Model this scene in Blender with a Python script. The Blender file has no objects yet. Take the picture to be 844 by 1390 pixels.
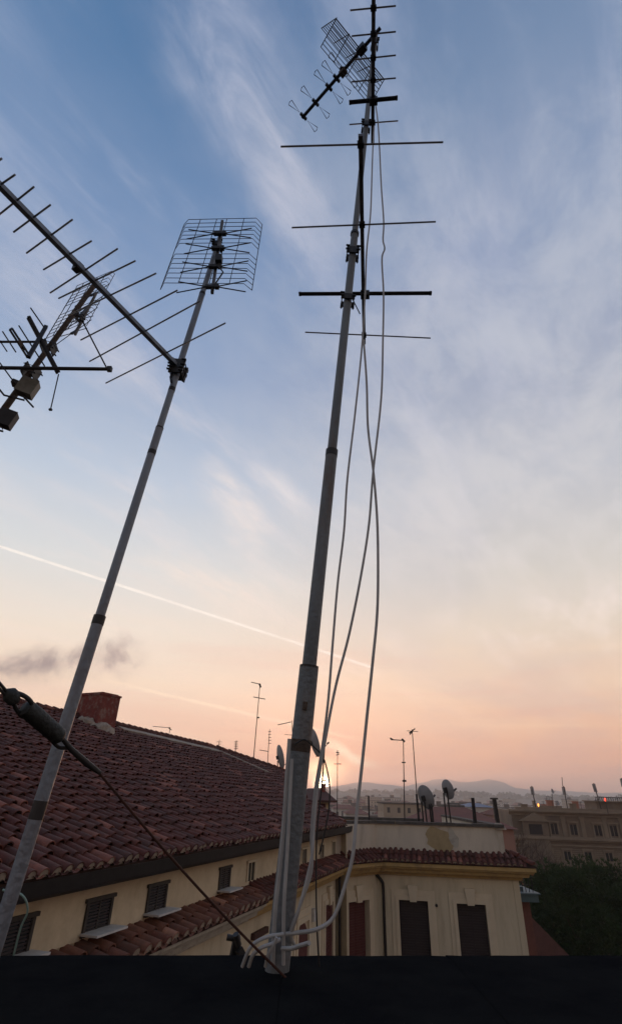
import bpy, math, random
from mathutils import Vector, Matrix, noise
random.seed(7)
sc = bpy.context.scene
COL = sc.collection
H = 20.0   # eye height above the street
HAZE_D = 3.1e-4
FPX, CX, CY = 718.0, 422.0, 650.0          # lens measured from the photograph
PITCH = math.atan((1077-650)/FPX); ROLL = 0.028
_cr, _sr, _cp, _sp = math.cos(ROLL), math.sin(ROLL), math.cos(PITCH), math.sin(PITCH)
_X, _U, FWD = Vector((1,0,0)), Vector((0,-_sp,_cp)), Vector((0,_cp,_sp))
RT = _cr*_X + _sr*_U; UP = -_sr*_X + _cr*_U
EYE = Vector((0,0,H))
def ray(px, py): return RT*((px-CX)/FPX) - UP*((py-CY)/FPX) + FWD
def atz(px, py, z): r = ray(px,py); return r*(z/r.z)            # z relative to the eye
def aty(px, py, y): r = ray(px,py); return r*(y/r.y)
def near(A, B, px, py):                                        # point of line AB closest to a sight line
    d = (B-A).normalized(); r = ray(px,py).normalized()
    b = d.dot(r); w = A
    t = (b*r.dot(w) - d.dot(w))/(1-b*b)
    return A + d*t
def lin(c): return tuple(((v/255)/12.92 if v/255 <= .04045 else ((v/255+.055)/1.055)**2.4) for v in c)

# ---------------------------------------------------------------- camera
cam = bpy.data.cameras.new('camera'); co = bpy.data.objects.new('camera', cam); COL.objects.link(co)
M3 = Matrix((RT, UP, -FWD)).transposed()
co.matrix_world = Matrix.Translation(EYE) @ M3.to_4x4()
cam.sensor_fit = 'VERTICAL'; cam.sensor_height = 36; cam.lens = 36*FPX/1390; cam.shift_y = -45/1390
cam.clip_start = .05; cam.clip_end = 60000
sc.camera = co

# ---------------------------------------------------------------- mesh helper
class MB:
    def __init__(s): s.v = []; s.f = []; s.m = []; s.r = []; s.cur = 0; s.rv = .5
    def add(s, vs, fs):
        n = len(s.v); s.v += [tuple(v) for v in vs]
        for f in fs: s.f.append(tuple(i+n for i in f)); s.m.append(s.cur); s.r.append(s.rv)
    def hexa(s, c):   # 8 corners: bottom 4 (ccw) top 4
        s.add(c, [(3,2,1,0),(4,5,6,7),(0,1,5,4),(1,2,6,5),(2,3,7,6),(3,0,4,7)])
    def box(s, lo, hi):
        x0,y0,z0 = lo; x1,y1,z1 = hi
        s.hexa([(x0,y0,z0),(x1,y0,z0),(x1,y1,z0),(x0,y1,z0),(x0,y0,z1),(x1,y0,z1),(x1,y1,z1),(x0,y1,z1)])
    def obox(s, c, a, b, d, ha, hb, hd):
        c = Vector(c); a = a.normalized()*ha; b = b.normalized()*hb; d = d.normalized()*hd
        s.hexa([c-a-b-d, c+a-b-d, c+a+b-d, c-a+b-d, c-a-b+d, c+a-b+d, c+a+b+d, c-a+b+d])
    def bar(s, p, q, w, h, up=Vector((0,0,1))):
        p = Vector(p); q = Vector(q); d = q-p
        sd = d.cross(up); 
        if sd.length < 1e-6: sd = d.cross(Vector((1,0,0)))
        u = sd.cross(d)
        s.obox((p+q)/2, d, sd, u, d.length/2, w/2, h/2)
    def tube(s, pts, r, n=8, caps=True, closed=False):
        pts = [Vector(p) for p in pts]; k = len(pts)
        rs = r if isinstance(r, (list,tuple)) else [r]*k
        ref = None; rings = []
        for i, p in enumerate(pts):
            if closed: d = pts[(i+1)%k]-pts[i-1]
            else: d = pts[min(i+1,k-1)] - pts[max(i-1,0)]
            if d.length < 1e-9: d = Vector((0,0,1))
            d.normalize()
            if ref is None:
                ref = d.cross(Vector((0,0,1)))
                if ref.length < .1: ref = d.cross(Vector((1,0,0)))
            a = (ref - d*ref.dot(d)).normalized(); ref = a; b = d.cross(a)
            rings.append([p + (a*math.cos(2*math.pi*j/n) + b*math.sin(2*math.pi*j/n))*rs[i] for j in range(n)])
        vs = [v for rg in rings for v in rg]; fs = []
        for i in range(k if closed else k-1):
            i2 = (i+1)%k
            for j in range(n): fs.append((i*n+j, i*n+(j+1)%n, i2*n+(j+1)%n, i2*n+j))
        if caps and not closed:
            fs.append(tuple(range(n-1,-1,-1))); fs.append(tuple((k-1)*n+j for j in range(n)))
        s.add(vs, fs)
    def cyl(s, p, q, r, n=12, r2=None): s.tube([p,q], [r, r if r2 is None else r2], n)
    def build(s, name, mats, parent=None, smooth=False, rel=True):
        me = bpy.data.meshes.new(name)
        loc = Vector((0,0,0))
        if parent is not None and rel: loc = ROOTLOC.get(parent.name, Vector((0,0,0)))
        me.from_pydata([tuple(Vector(v)-loc) for v in s.v], [], s.f)
        if not isinstance(mats, (list,tuple)): mats = [mats]
        for m in mats: me.materials.append(m)
        me.polygons.foreach_set('material_index', s.m)
        if len(set(s.r)) > 1:
            at = me.attributes.new('rnd','FLOAT','FACE'); at.data.foreach_set('value', s.r)
        if smooth:
            me.polygons.foreach_set('use_smooth', [True]*len(s.f))
            try: me.set_sharp_from_angle(angle=math.radians(40))
            except Exception: pass
        me.update()
        o = bpy.data.objects.new(name, me); COL.objects.link(o)
        if parent is not None:
            o.parent = parent; ROOTLOC[o.name] = loc
        return o
ROOTLOC = {}
def tag(o, label, cat, group=None):
    o['label'] = label; o['category'] = cat
    if group: o['group'] = group
    return o
def thing(name, label, cat, loc, group=None):
    o = bpy.data.objects.new(name, None); COL.objects.link(o); o.location = loc
    o.empty_display_size = .2
    ROOTLOC[o.name] = Vector(loc); return tag(o, label, cat, group)
def struct(o): o['kind'] = 'structure'; return o
def W(v): return Vector((v[0], v[1], v[2]+H))       # eye-relative to world

# ---------------------------------------------------------------- materials
def mat(name, c1, c2=None, rough=.8, metal=0, scale=3, bump=0, bscale=None, detail=6, spec=.3, dirt=None, dscale=.6, damt=.4, stretch=None, rnd=None):
    m = bpy.data.materials.new(name); m.use_nodes = True; nt = m.node_tree; N = nt.nodes; L = nt.links
    b = N['Principled BSDF']; b.inputs['Roughness'].default_value = rough; b.inputs['Metallic'].default_value = metal
    b.inputs['Specular IOR Level'].default_value = spec
    tc = N.new('ShaderNodeTexCoord'); mp = N.new('ShaderNodeMapping'); L.new(tc.outputs['Object'], mp.inputs[0])
    if stretch: mp.inputs['Scale'].default_value = stretch
    no = N.new('ShaderNodeTexNoise'); no.inputs['Scale'].default_value = scale; no.inputs['Detail'].default_value = detail
    no.inputs['Roughness'].default_value = .65
    L.new(mp.outputs[0], no.inputs['Vector'])
    rp = N.new('ShaderNodeMapRange'); rp.inputs[1].default_value = .3; rp.inputs[2].default_value = .7; L.new(no.outputs[0], rp.inputs[0])
    mx = N.new('ShaderNodeMix'); mx.data_type = 'RGBA'
    mx.inputs[6].default_value = (*c1,1); mx.inputs[7].default_value = (*(c2 or c1),1); L.new(rp.outputs[0], mx.inputs[0])
    out = mx.outputs[2]
    if rnd:
        at = N.new('ShaderNodeAttribute'); at.attribute_name = 'rnd'
        cr = N.new('ShaderNodeValToRGB'); cr.color_ramp.interpolation = 'CONSTANT'
        els = cr.color_ramp.elements
        for i, (p, c) in enumerate(rnd):
            e = els[i] if i < 2 else els.new(p)
            e.position = p; e.color = (*c,1)
        L.new(at.outputs['Fac'], cr.inputs[0])
        m2 = N.new('ShaderNodeMix'); m2.data_type = 'RGBA'; m2.blend_type = 'MULTIPLY'; m2.inputs[0].default_value = 1
        L.new(out, m2.inputs[6]); L.new(cr.outputs[0], m2.inputs[7]); out = m2.outputs[2]
    if dirt:
        n2 = N.new('ShaderNodeTexNoise'); n2.inputs['Scale'].default_value = dscale; n2.inputs['Detail'].default_value = 8; n2.inputs['Roughness'].default_value = .7
        L.new(mp.outputs[0], n2.inputs['Vector'])
        r2 = N.new('ShaderNodeMapRange'); r2.inputs[1].default_value = .5; r2.inputs[2].default_value = .68; r2.inputs[4].default_value = damt
        L.new(n2.outputs[0], r2.inputs[0])
        m2 = N.new('ShaderNodeMix'); m2.data_type = 'RGBA'; L.new(r2.outputs[0], m2.inputs[0]); L.new(out, m2.inputs[6])
        m2.inputs[7].default_value = (*dirt,1); out = m2.outputs[2]
    L.new(out, b.inputs['Base Color'])
    if bump:
        bn = N.new('ShaderNodeTexNoise'); bn.inputs['Scale'].default_value = bscale or scale*4; bn.inputs['Detail'].default_value = 5
        L.new(tc.outputs['Object'], bn.inputs['Vector'])
        bp = N.new('ShaderNodeBump'); bp.inputs['Strength'].default_value = bump; bp.inputs['Distance'].default_value = .02
        L.new(bn.outputs[0], bp.inputs['Height']); L.new(bp.outputs[0], b.inputs['Normal'])
    return m
STEEL = mat('galvanised steel', (.215,.245,.285), (.14,.16,.19), .5, .35, 14, .25, 60, dirt=(.12,.07,.045), dscale=9, damt=.45, stretch=(1,1,.25))
PIPE  = mat('weathered steel pipe', (.175,.195,.21), (.10,.112,.12), .6, .3, 10, .3, 70, dirt=(.13,.065,.035), dscale=6, damt=.7, stretch=(1,1,.2))
RUSTP = mat('rusty pipe', (.10,.075,.058), (.05,.036,.03), .8, .2, 20, .4, 80)
ALU   = mat('antenna aluminium', (.13,.13,.14), (.07,.07,.075), .5, .5, 12)
DARKM = mat('dark antenna metal', (.035,.033,.035), (.02,.018,.018), .6, .4, 12)
BLKPL = mat('black plastic', (.018,.018,.02), (.03,.028,.028), .5, 0, 20)
BOXPL = mat('grey beige plastic box', (.16,.15,.12), (.10,.095,.08), .6, 0, 12, dirt=(.05,.04,.03), dscale=10)
WHITEC= mat('white cable sheath', (.36,.36,.35), (.25,.25,.255), .5, 0, 15)
BLACKC= mat('black cable sheath', (.02,.02,.022), (.03,.03,.03), .55, 0, 15)
RUSTW = mat('rusty wire rope', (.075,.03,.022), (.035,.018,.015), .8, .2, 60)
RUB   = mat('black rubber', (.03,.035,.035), (.018,.02,.02), .65, 0, 40, .3, 120)
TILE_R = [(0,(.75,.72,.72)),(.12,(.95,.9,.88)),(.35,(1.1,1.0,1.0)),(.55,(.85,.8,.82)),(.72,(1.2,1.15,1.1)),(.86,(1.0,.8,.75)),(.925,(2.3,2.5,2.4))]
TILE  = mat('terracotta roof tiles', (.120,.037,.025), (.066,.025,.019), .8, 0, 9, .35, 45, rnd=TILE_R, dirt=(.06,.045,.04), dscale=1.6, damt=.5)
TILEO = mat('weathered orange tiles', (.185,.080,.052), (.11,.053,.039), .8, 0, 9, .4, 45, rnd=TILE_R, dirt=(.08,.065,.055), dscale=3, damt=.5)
TBED  = mat('roof bed', (.05,.025,.02), (.03,.018,.016), .9, 0, 6)
MORT  = mat('lime mortar', (.34,.28,.22), (.22,.18,.145), .9, 0, 12, .4, 60)
YELW  = mat('ochre stucco', (.55,.465,.325), (.43,.36,.25), .9, 0, 2.5, .15, 40, dirt=(.24,.18,.11), dscale=1.2, damt=.35)
YELC  = mat('gold stucco cornice', (.42,.29,.12), (.33,.23,.10), .85, 0, 4, .1, 40, dirt=(.16,.12,.08), dscale=2, damt=.5)
CREAM = mat('cream stucco', (.54,.47,.345), (.44,.385,.28), .9, 0, 1.8, .15, 40, dirt=(.27,.22,.155), dscale=2.2, damt=.5, stretch=(1,1,.16))
PALEC = mat('pale cornice stucco', (.42,.39,.33), (.32,.30,.26), .9, 0, 3, .1, 40, dirt=(.15,.14,.12), dscale=3, damt=.5)
STONE = mat('lighter painted stone', (.57,.49,.36), (.49,.42,.31), .9, 0, 2)
GREYW = mat('grey parapet plaster', (.54,.48,.39), (.45,.40,.33), .9, 0, 1.5, .2, 30, dirt=(.26,.22,.17), dscale=2, damt=.5, stretch=(1,1,.3))
PATCH = mat('bare ochre patch', (.36,.28,.16), (.27,.21,.12), .95, 0, 4, .3, 30)
COPE  = mat('mossy stone coping', (.11,.10,.09), (.045,.042,.04), .95, 0, 5, .5, 30)
GUTT  = mat('dark gutter metal', (.030,.027,.027), (.018,.016,.016), .5, .5, 6)
SHUT  = mat('dark shutter', (.034,.025,.028), (.02,.015,.017), .6, 0, 2, stretch=(1,1,8))
SHUTR = mat('oxblood shutter', (.10,.030,.028), (.07,.022,.022), .6, 0, 2, stretch=(1,1,8))
GLASS = mat('dark window glass', (.02,.022,.026), (.012,.014,.016), .12, 0, 2, spec=.5)
FRAME = mat('dark wood frame', (.045,.04,.035), (.03,.025,.022), .7, 0, 10)
MARB  = mat('marble sill', (.50,.49,.47), (.38,.37,.36), .6, 0, 8)
BRICK = mat('old red plaster chimney', (.20,.045,.035), (.12,.035,.03), .9, 0, 5, .5, 25, dirt=(.28,.24,.20), dscale=4, damt=.7)
DISH  = mat('grey dish', (.27,.27,.28), (.2,.2,.21), .6, 0, 4)
BITU  = mat('added ledge bitumen', (.008,.008,.009), (.014,.014,.014), 1, 0, 5, .2, 40, spec=0)
ASPH  = mat('asphalt', (.05,.05,.052), (.035,.035,.037), .9, 0, .5)
PINK  = mat('pink stucco', (.42,.18,.12), (.33,.145,.10), .9, 0, 1.5)
TRAV  = mat('brown travertine', (.20,.15,.105), (.12,.092,.07), .9, 0, .35, .3, 3, dirt=(.06,.05,.045), dscale=.12, damt=.55)
TRAVL = mat('lighter stone trim', (.25,.195,.14), (.17,.135,.10), .9, 0, .6)
TEAL  = mat('teal sheet metal', (.07,.12,.13), (.05,.085,.095), .6, 0, 3)
BLUEM = mat('blue tarpaulin roof', (.08,.14,.24), (.06,.10,.18), .6, 0, .5)
def leafmat(name, a, b, sc_):
    return mat(name, a, b, .75, 0, sc_, spec=.2, detail=3)
PINEM = leafmat('pine needles', (.040,.068,.020), (.022,.040,.013), .8)
BARK  = mat('bark', (.09,.065,.05), (.05,.037,.03), .95, 0, 3)
TWIG  = mat('bare twigs', (.085,.052,.038), (.055,.036,.028), .95, 0, 3)
HILLM = mat('wooded hill', (.05,.055,.03), (.03,.035,.02), .95, 0, .01)
MOUNT = mat('mountain rock and scrub', (.14,.13,.10), (.09,.09,.07), .95, 0, .003)
CITYC = [mat('city render '+k, a, b, .9, 0, .3) for k, a, b in (
    ('cream',(.36,.29,.21),(.29,.23,.17)), ('white',(.5,.47,.43),(.4,.38,.35)), ('ochre',(.36,.23,.13),(.29,.19,.11)), ('rose',(.32,.18,.14),(.26,.15,.12)))]
CROOF = mat('city roof tiles', (.17,.06,.045), (.11,.045,.038), .9, 0, .8)
CWIN  = mat('city window', (.03,.03,.035), (.02,.02,.025), .4, 0, 1)
def emis(name, col, s):
    m = bpy.data.materials.new(name); m.use_nodes = True; b = m.node_tree.nodes['Principled BSDF']
    b.inputs['Base Color'].default_value = (*col,1); b.inputs['Emission Color'].default_value = (*col,1); b.inputs['Emission Strength'].default_value = s
    return m
LAMP = emis('lit orange lamp', (1,.35,.06), 2.5); LAMPR = emis('lit red lamp', (1,.06,.03), 2.0)

# ================================================================ near roof: the three steel masts
def band(mb, P, d, r, h=.025):
    mb.cyl(P - d*h/2, P + d*h/2, r, 14)
def telescopic(name, label, B, T, secs, m, bands=(), rust=None):
    """pipe from B to T in sections (t0,t1,radius)"""
    t = thing(name, label, 'antenna mast', tuple(W(B)))
    d = (T-B); u = d.normalized()
    for i, (a, b, r) in enumerate(secs):
        mb = MB(); n = 9
        mb.tube([W(B + d*(a+(b-a)*k/n)) for k in range(n+1)], r, 20)
        mb.build('pipe_section', m, t, True)
    for (k, r, h) in bands:
        mb = MB(); band(mb, W(B+d*k), u, r, h); mb.build('tape_band', BLKPL, t, True)
    return t
def clampblk(mb, P, d, r, L=.05):
    """two jaw plates, bolts and wing nuts round a pipe"""
    d = d.normalized(); s = d.cross(Vector((0,0,1))); s = (s if s.length > .1 else d.cross(Vector((0,1,0)))).normalized(); f = s.cross(d)
    for k in (-1, 1):
        mb.obox(P + f*k*(r+.004), d, s, f, L/2, r+.011, .004)
        for j in (-1, 1):
            q = P + s*j*(r+.006) + d*k*L*.28
            mb.tube([q - f*(r+.018), q + f*(r+.024)], .0028, 6)
            mb.obox(q + f*(r+.012), s, d, f, .006, .006, .003)
            mb.obox(q - f*(r+.018), s, d, f, .010, .002, .005)
# main mast
MB_ = aty(378, 1300, 1.9); MB_ = MB_ + (ray(378,1300)*0)
def best_top(B, px, py):
    r = ray(px, py); t = (r.x*B.x + r.y*B.y)/(r.x*r.x + r.y*r.y); return r*t
MT_ = best_top(MB_, 510, 44); MD = MT_-MB_
MB0 = MB_ - MD.normalized()*.35                  # goes down into the added ledge
def mfrac(px, py): return (near(MB_, MT_, px, py)-MB0).length/(MT_-MB0).length
f1, f2, f3 = mfrac(415,905), mfrac(447,615), mfrac(484,318)
main = telescopic('steel_mast', 'tall thick grey mast in the middle, with rust stains and hanging white cables', MB0, MT_,
    [(0,f1,.0325),(f1,f2,.0246),(f2,f3,.0200),(f3,1,.017)], PIPE, [(f1,.0331,.008),(f2,.0262,.03),(f3,.0245,.02)])
# rust patch and bracket at the joint
mb = MB(); P = W(near(MB_,MT_,414,960)); u = MD.normalized()
mb.cyl(P-u*.012+Vector((.0,-.033,0)), P+u*.012+Vector((0,-.033,0)), .008, 10); mb.build('bolt', RUSTP, main)
mb = MB(); P = W(near(MB_,MT_,405,1012)); band(mb, P, u, .0333, .035); mb.build('hose_clamp', RUSTP, main, True)
# left mast
LB = aty(-8, 1290, 1.75); LT = best_top(LB, 299, 322); LD = LT-LB; LB0 = LB - LD.normalized()*.3
def lfrac(px, py): return (near(LB, LT, px, py)-LB0).length/(LT-LB0).length
g1, g2 = lfrac(213,580), lfrac(277,400)
telescopic('steel_mast', 'slim grey mast at left with black tape bands, carrying the long diagonal antenna', LB0, LT,
    [(0,lfrac(134,842),.0192),(lfrac(134,842),g1,.0160),(g1,g2,.0142),(g2,1,.0130)], STEEL,
    [(lfrac(47,1099),.0197,.045),(lfrac(134,842),.0204,.03),(lfrac(205,614),.0168,.02),(lfrac(231,528),.0150,.02),(g1,.0166,.006),(g2,.0150,.015)])
# third mast, rusty and leaning at the frame's edge
TB = ray(-8,575)*3.6; TT = ray(129,386)*4.4; TD = TT-TB; TB0 = TB + TD*((-.45-TB.z)/TD.z)
telescopic('steel_mast', 'rusty leaning mast at the left edge with junction boxes strapped on it', TB0, TT, [(0,.75,.023),(.75,1,.020)], RUSTP)

# ---------------------------------------------------------------- antennas
def rod(mb, px1, px2, z, r, n=6): mb.cyl(W(atz(*px1, z)), W(atz(*px2, z)), r, n)
def yagi(name, label, z, boom, elems, br, er, dip=None, square=True, cl=None, clr=.03, md=None, m=ALU, blocks=True):
    p, q = atz(*boom[0], z), atz(*boom[1], z)
    t = thing(name, label, 'antenna', tuple(W((p+q)/2)))
    mb = MB()
    (mb.bar(W(p), W(q), br*2, br*2) if square else mb.cyl(W(p), W(q), br, 12))
    mb.build('boom', m, t)
    d = (q-p).normalized()
    for (a, b) in elems:
        A, B = atz(*a, z), atz(*b, z); mb = MB(); up = Vector((0,0,br*.6))
        mb.cyl(W(A-up*0), W(B-up*0), er, 7)
        # crossing clip on the boom
        e = (B-A); n_ = d.cross(e); w = p-A
        s_ = w.cross(d).z/ (e.cross(d).z if abs(e.cross(d).z) > 1e-9 else 1); X = A + e*s_
        mb.build('element', m, t, True)
        if blocks:
            mb = MB(); mb.obox(W(X), d, e, Vector((0,0,1)), er*2.6, br*1.5, br*1.25); mb.build('element_clip', BLKPL, t)
    if dip:
        for (a, b, hw) in dip:
            A, B = atz(*a, z), atz(*b, z); e = (B-A).normalized(); L_ = (B-A).length
            mb = MB(); r_ = er*1.15
            for zz in (-hw, hw): 
                mb.cyl(W(A+d*zz), W(B+d*zz), r_*1.3, 8)
            for Pq, sg in ((A,1),(B,-1)):
                mb.bar(W(Pq+d*-(hw+r_)), W(Pq+d*(hw+r_)), r_*2.6, r_*2.6)
            mb.build('folded_dipole', DARKM, t, True)
            mb = MB(); mb.obox(W((A+B)/2 - Vector((0,0,.010))), e, d, Vector((0,0,1)), .026, hw+.014, .017); mb.build('dipole_box', BLKPL, t)
    if cl:
        mb = MB(); clampblk(mb, W(cl), md, clr); mb.build('mast_clamp', BLKPL, t)
    return t
mz = near(MB_, MT_, 484, 345); 
yagi('yagi_antenna', 'antenna halfway up the middle mast with three wide rods and a thick dark bar', mz.z,
    [(489,183),(494,466)], [((381,199),(601,193)),((396,309),(591,301)),((414,451),(584,459))], .0100, .0045,
    dip=[((407,399),(584,398),.006)], cl=mz, clr=.023, md=MD)
# its lower fixing with wing nuts
mb = MB(); P = W(near(MB_,MT_,474,408)); clampblk(mb, P, MD, .024, .035); mb.tube([P+Vector((.02,-.03,-.02)), P+Vector((.055,-.04,-.14))], .003, 6)
o = mb.build('mast_bracket', BLKPL, main)
mz2 = near(MB_, MT_, 500, 172)
yagi('yagi_antenna', 'short antenna near the top of the middle mast with seven evenly spaced rods', mz2.z,
    [(505.5,193),(507,-38)], [((475,14),(537,8)),((477,49),(537,43)),((481,81),(537,75)),((477,111),(537,106)),((474,169),(540,164)),((475,-20),(537,-25))],
    .011, .0046, dip=[((475,139),(538,133),.007)], cl=mz2, clr=.018, md=MD)
# corner reflector antenna with wire-loop directors
z3 = (near(MB_,MT_,511,52)).z
p, q = atz(516,38,z3), atz(410,160,z3); d = (q-p).normalized()
t = thing('corner_reflector_antenna', 'folded wire-grid antenna with loop rods at the top of the middle mast', 'antenna', tuple(W(p)))
mb = MB(); mb.bar(W(p), W(q), .022, .022); mb.build('boom', DARKM, t)
wd_ = (atz(519,106,z3)-atz(463,13,z3)); e3 = d.cross(Vector((0,0,1))).normalized(); 
if e3.dot(wd_) < 0: e3 = -e3
def at_boom(px, py): 
    return near(p, q, px, py)
ap = at_boom(490,66); hl = wd_.length*.50
for sg in (-1, 1):
    mb = MB(); tip = ap + d*.17 + Vector((0,0,sg*.17))
    for k in range(9):
        c = ap + (tip-ap)*((k+.4)/8.4); mb.cyl(W(c-e3*hl), W(c+e3*hl), .0028, 5)
    for k in (-1,-.5,0,.5,1):
        mb.cyl(W(ap+e3*hl*k), W(tip+e3*hl*k), .0036, 5)
    mb.build('grid_panel', DARKM, t)
mb = MB(); mb.obox(W(ap), d, e3, Vector((0,0,1)), .035, .028, .03); mb.build('reflector_bracket', BLKPL, t)
for (bx, by) in ((411,157),(428,139),(446,118),(455,104),(464,93)):
    P = at_boom(bx, by)
    mb = MB(); mb.obox(W(P), d, e3, Vector((0,0,1)), .010, .035, .014); mb.build('director_clip', BLKPL, t)
    for s in (-1,1):
        a = P + e3*s*.045; b = P + e3*s*.155
        mb = MB(); mb.tube([W(a), W(b-d*.018+Vector((0,0,.012))), W(b+e3*s*.006), W(b+d*.018-Vector((0,0,.012)))], .0034, 5, closed=True); mb.build('director_loop', DARKM, t)
P = at_boom(466,97); mb = MB(); mb.obox(W(P)-Vector((0,0,.028)), d, e3, Vector((0,0,1)), .028, .024, .024); mb.build('dipole_box', RUSTP, t)
mb = MB(); clampblk(mb, W(near(MB_,MT_,508,60)), MD, .018, .06); mb.build('mast_clamp', BLKPL, t)

# long diagonal yagi on the left mast
lz = near(LB, LT, 238, 497)
def yl(z):
    return [((144,520),(306,438.5)),((122,490.5),(272,408.5)),((110,461.5),(241,394)),((93,428),(212,371)),((80,405),(184,354)),((68.5,397.5),(160,337.5)),
            ((59.5,366),(124.6,327)),((36.5,343.5),(98.7,298)),((19,315),(69,278)),((-4,294),(46.6,253.5)),((-24,268),(21,237)),((-38,243),(3,215))]
yagi('yagi_antenna', 'long antenna reaching diagonally out of frame from the slim left mast', lz.z-.005,
     [(240,496),(-30,221)], yl(0), .0090, .0033, cl=lz, clr=.022, md=LD, m=STEEL, blocks=False)
mb = MB()
A = atz(106,363,lz.z-.005); dd = (atz(-30,221,lz.z)-atz(240,496,lz.z)).normalized()
mb.obox(W(A), dd, dd.cross(Vector((0,0,1))), Vector((0,0,1)), .012, .015, .015); 
yo = [o for o in bpy.data.objects if o.get('label','').startswith('long antenna reaching')][0]
mb.build('boom_joint', BLKPL, yo)
mb = MB(); a = atz(238,496,lz.z); mb.tube([W(a), W(a+Vector((-.01,.0,-.07))), W(near(LB,LT,231,524)+Vector((0,-.03,0)))], .005, 6); mb.build('lead', BLACKC, yo, True)
mb = MB(); clampblk(mb, W(near(LB,LT,242,508)), LD, .02, .03); mb.build('mast_clamp', BLKPL, yo)

# bow-tie panel antennas
def panel(label, TL, TR, BR, BL, tTL, tTR, tBR, tBL, bar0, bar1, wh, cyc, gap=(7,7), cl=None, md=None, r=.0019):
    """corner points of the flat mesh and of its bent wings, all in 3-D"""
    t = thing('panel_antenna', label, 'antenna', tuple(W((TL+TR+BL+BR)/4)))
    mb = MB(); rows = []
    n = sum(gap)
    for k in range(gap[0]): rows.append(k*.40/(gap[0]-1))
    for k in range(gap[1]): rows.append(.57 + k*.43/(gap[1]-1))
    for v in rows:
        P = [tTL.lerp(tBL,v), TL.lerp(BL,v), TR.lerp(BR,v), tTR.lerp(tBR,v)]
        mb.tube([W(x) for x in P], r, 5)
    for a, b in ((tTL,tBL),(TL.lerp(TR,.18),BL.lerp(BR,.18)),(TL.lerp(TR,.42),BL.lerp(BR,.42)),(TL.lerp(TR,.82),BL.lerp(BR,.82)),(TL.lerp(TR,.57),BL.lerp(BR,.57)),(tTR,tBR)):
        mb.cyl(W(a), W(b), r*1.1, 5)
    mb.build('mesh_reflector', DARKM, t)
    mb = MB(); mb.bar(W(bar0), W(bar1), .014, .014, Vector((0,1,0))); mb.build('spine_bar', ALU, t)
    X = (TR-TL).normalized(); Z = (bar1-bar0).normalized(); F = X.cross(Z).normalized()
    if F.y > 0: F = -F
    for v in cyc:
        c = bar0.lerp(bar1, v) + F*.02
        mb = MB(); mb.obox(W(c), X, Z, F, .014, .009, .009); mb.obox(W(c+X*.026), X, Z, F, .010,.011,.010); mb.obox(W(c-X*.022), X, Z, F, .008,.008,.010); mb.build('insulator', BLKPL, t)
        for sx in (-1,1):
            mb = MB()
            for sz in (-1,1): mb.cyl(W(c + X*sx*.02), W(c + X*sx*wh + Z*sz*.04), .0032, 5)
            mb.build('bowtie_dipole', DARKM, t)
    c = bar0.lerp(bar1, (cyc[1]+cyc[2])/2+.05) + F*.03 + X*.02
    mb = MB(); mb.obox(W(c), X, Z, F, .016, .022, .015); mb.build('junction_box', BLKPL, t)
    mb = MB(); mb.tube([W(c+Z*.05), W(c+Z*.1+X*.03), W(bar1+F*.02)], .004, 6); mb.build('lead', BLACKC, t, True)
    if cl is not None:
        mb = MB(); clampblk(mb, W(cl), md, .014, .035); mb.bar(W(cl), W(bar0.lerp(bar1,.25)), .014, .014); mb.build('mast_clamp', BLKPL, t)
    return t
zt = LT.z + .08; sc_ = 1.04
TL, TR = atz(256,298,zt)*sc_, atz(348,296,zt)*sc_
def under(Pt, px, py): return best_top(Pt, px, py)
BL, BR = under(TL,223,384), under(TR,331,385)
tTL, tTR = ray(250,305)*(TL.length/ray(256,298).length)*1.0, atz(356,305,zt)*1.0
tBL, tBR = under(tTL,218,393), under(tTR,342,394)
b0 = atz(302,300,zt); b1 = under(b0, 288,398)
panel('wide wire-mesh panel antenna on top of the slim left mast', TL,TR,BR,BL,tTL,tTR,tBR,tBL,b0,b1,.17,(.24,.45,.70,.96),cl=near(LB,LT,291,332),md=LD)
# second one behind, on the rusty mast
def at(px,py,w): return ray(px,py)*w
panel('wire-mesh panel antenna seen edge-on behind the long diagonal boom', at(105,388,4.3),at(152,368,4.7),at(114,438,4.5),at(62,460,4.1),
      at(102,394,4.15),at(156,372,4.85),at(118,442,4.65),at(58,468,3.95), at(131,398,4.1), at(102,455,4.0), .20, (.05,.35,.65,.95),cl=at(108,430,3.9),md=TD, r=.0026)

# cross-bar antennas of the rusty mast
def bars(name, label, loc, parts, cat='antenna'):
    t = thing(name, label, cat, tuple(W(loc)))
    for (pn, m, fn) in parts:
        mb = MB(); fn(mb); mb.build(pn, m, t)
    return t
w = 3.75
J = near(TB,TT,28,508)
def _fn_bar(mb): mb.cyl(W(at(-30,499,3.55)), W(at(150,501,3.85)), .0135, 10)
def _fn_tip(mb): mb.obox(W(at(149,501,3.85)), Vector((1,0,0)), Vector((0,1,0)), Vector((0,0,1)), .016,.015,.018); 
def _fn_w1(mb): mb.cyl(W(at(104,420,3.95)), W(at(148,505,3.83)), .0055, 6)
def _fn_w2(mb): mb.cyl(W(at(80,508,3.7)), W(at(69,556,3.6)), .0045, 6); mb.obox(W(at(69,556,3.6)), Vector((1,0,0)), Vector((0,1,0)), Vector((0,0,1)), .010,.008,.006)
def _fn_w3(mb): mb.cyl(W(at(-6,484,3.5)), W(at(22,522,3.6)), .0045, 6)
bars('yagi_antenna', 'antenna with a long dark horizontal boom and end whip, at the left edge', at(60,500,3.7),
    [('boom',DARKM,_fn_bar),('end_cap',BLKPL,_fn_tip),('element',DARKM,_fn_w1),('element',DARKM,_fn_w2),('element',DARKM,_fn_w3),
     ('mast_clamp',BLKPL,lambda mb: clampblk(mb, W(near(TB,TT,37,501)), TD, .036, .1))])
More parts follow.
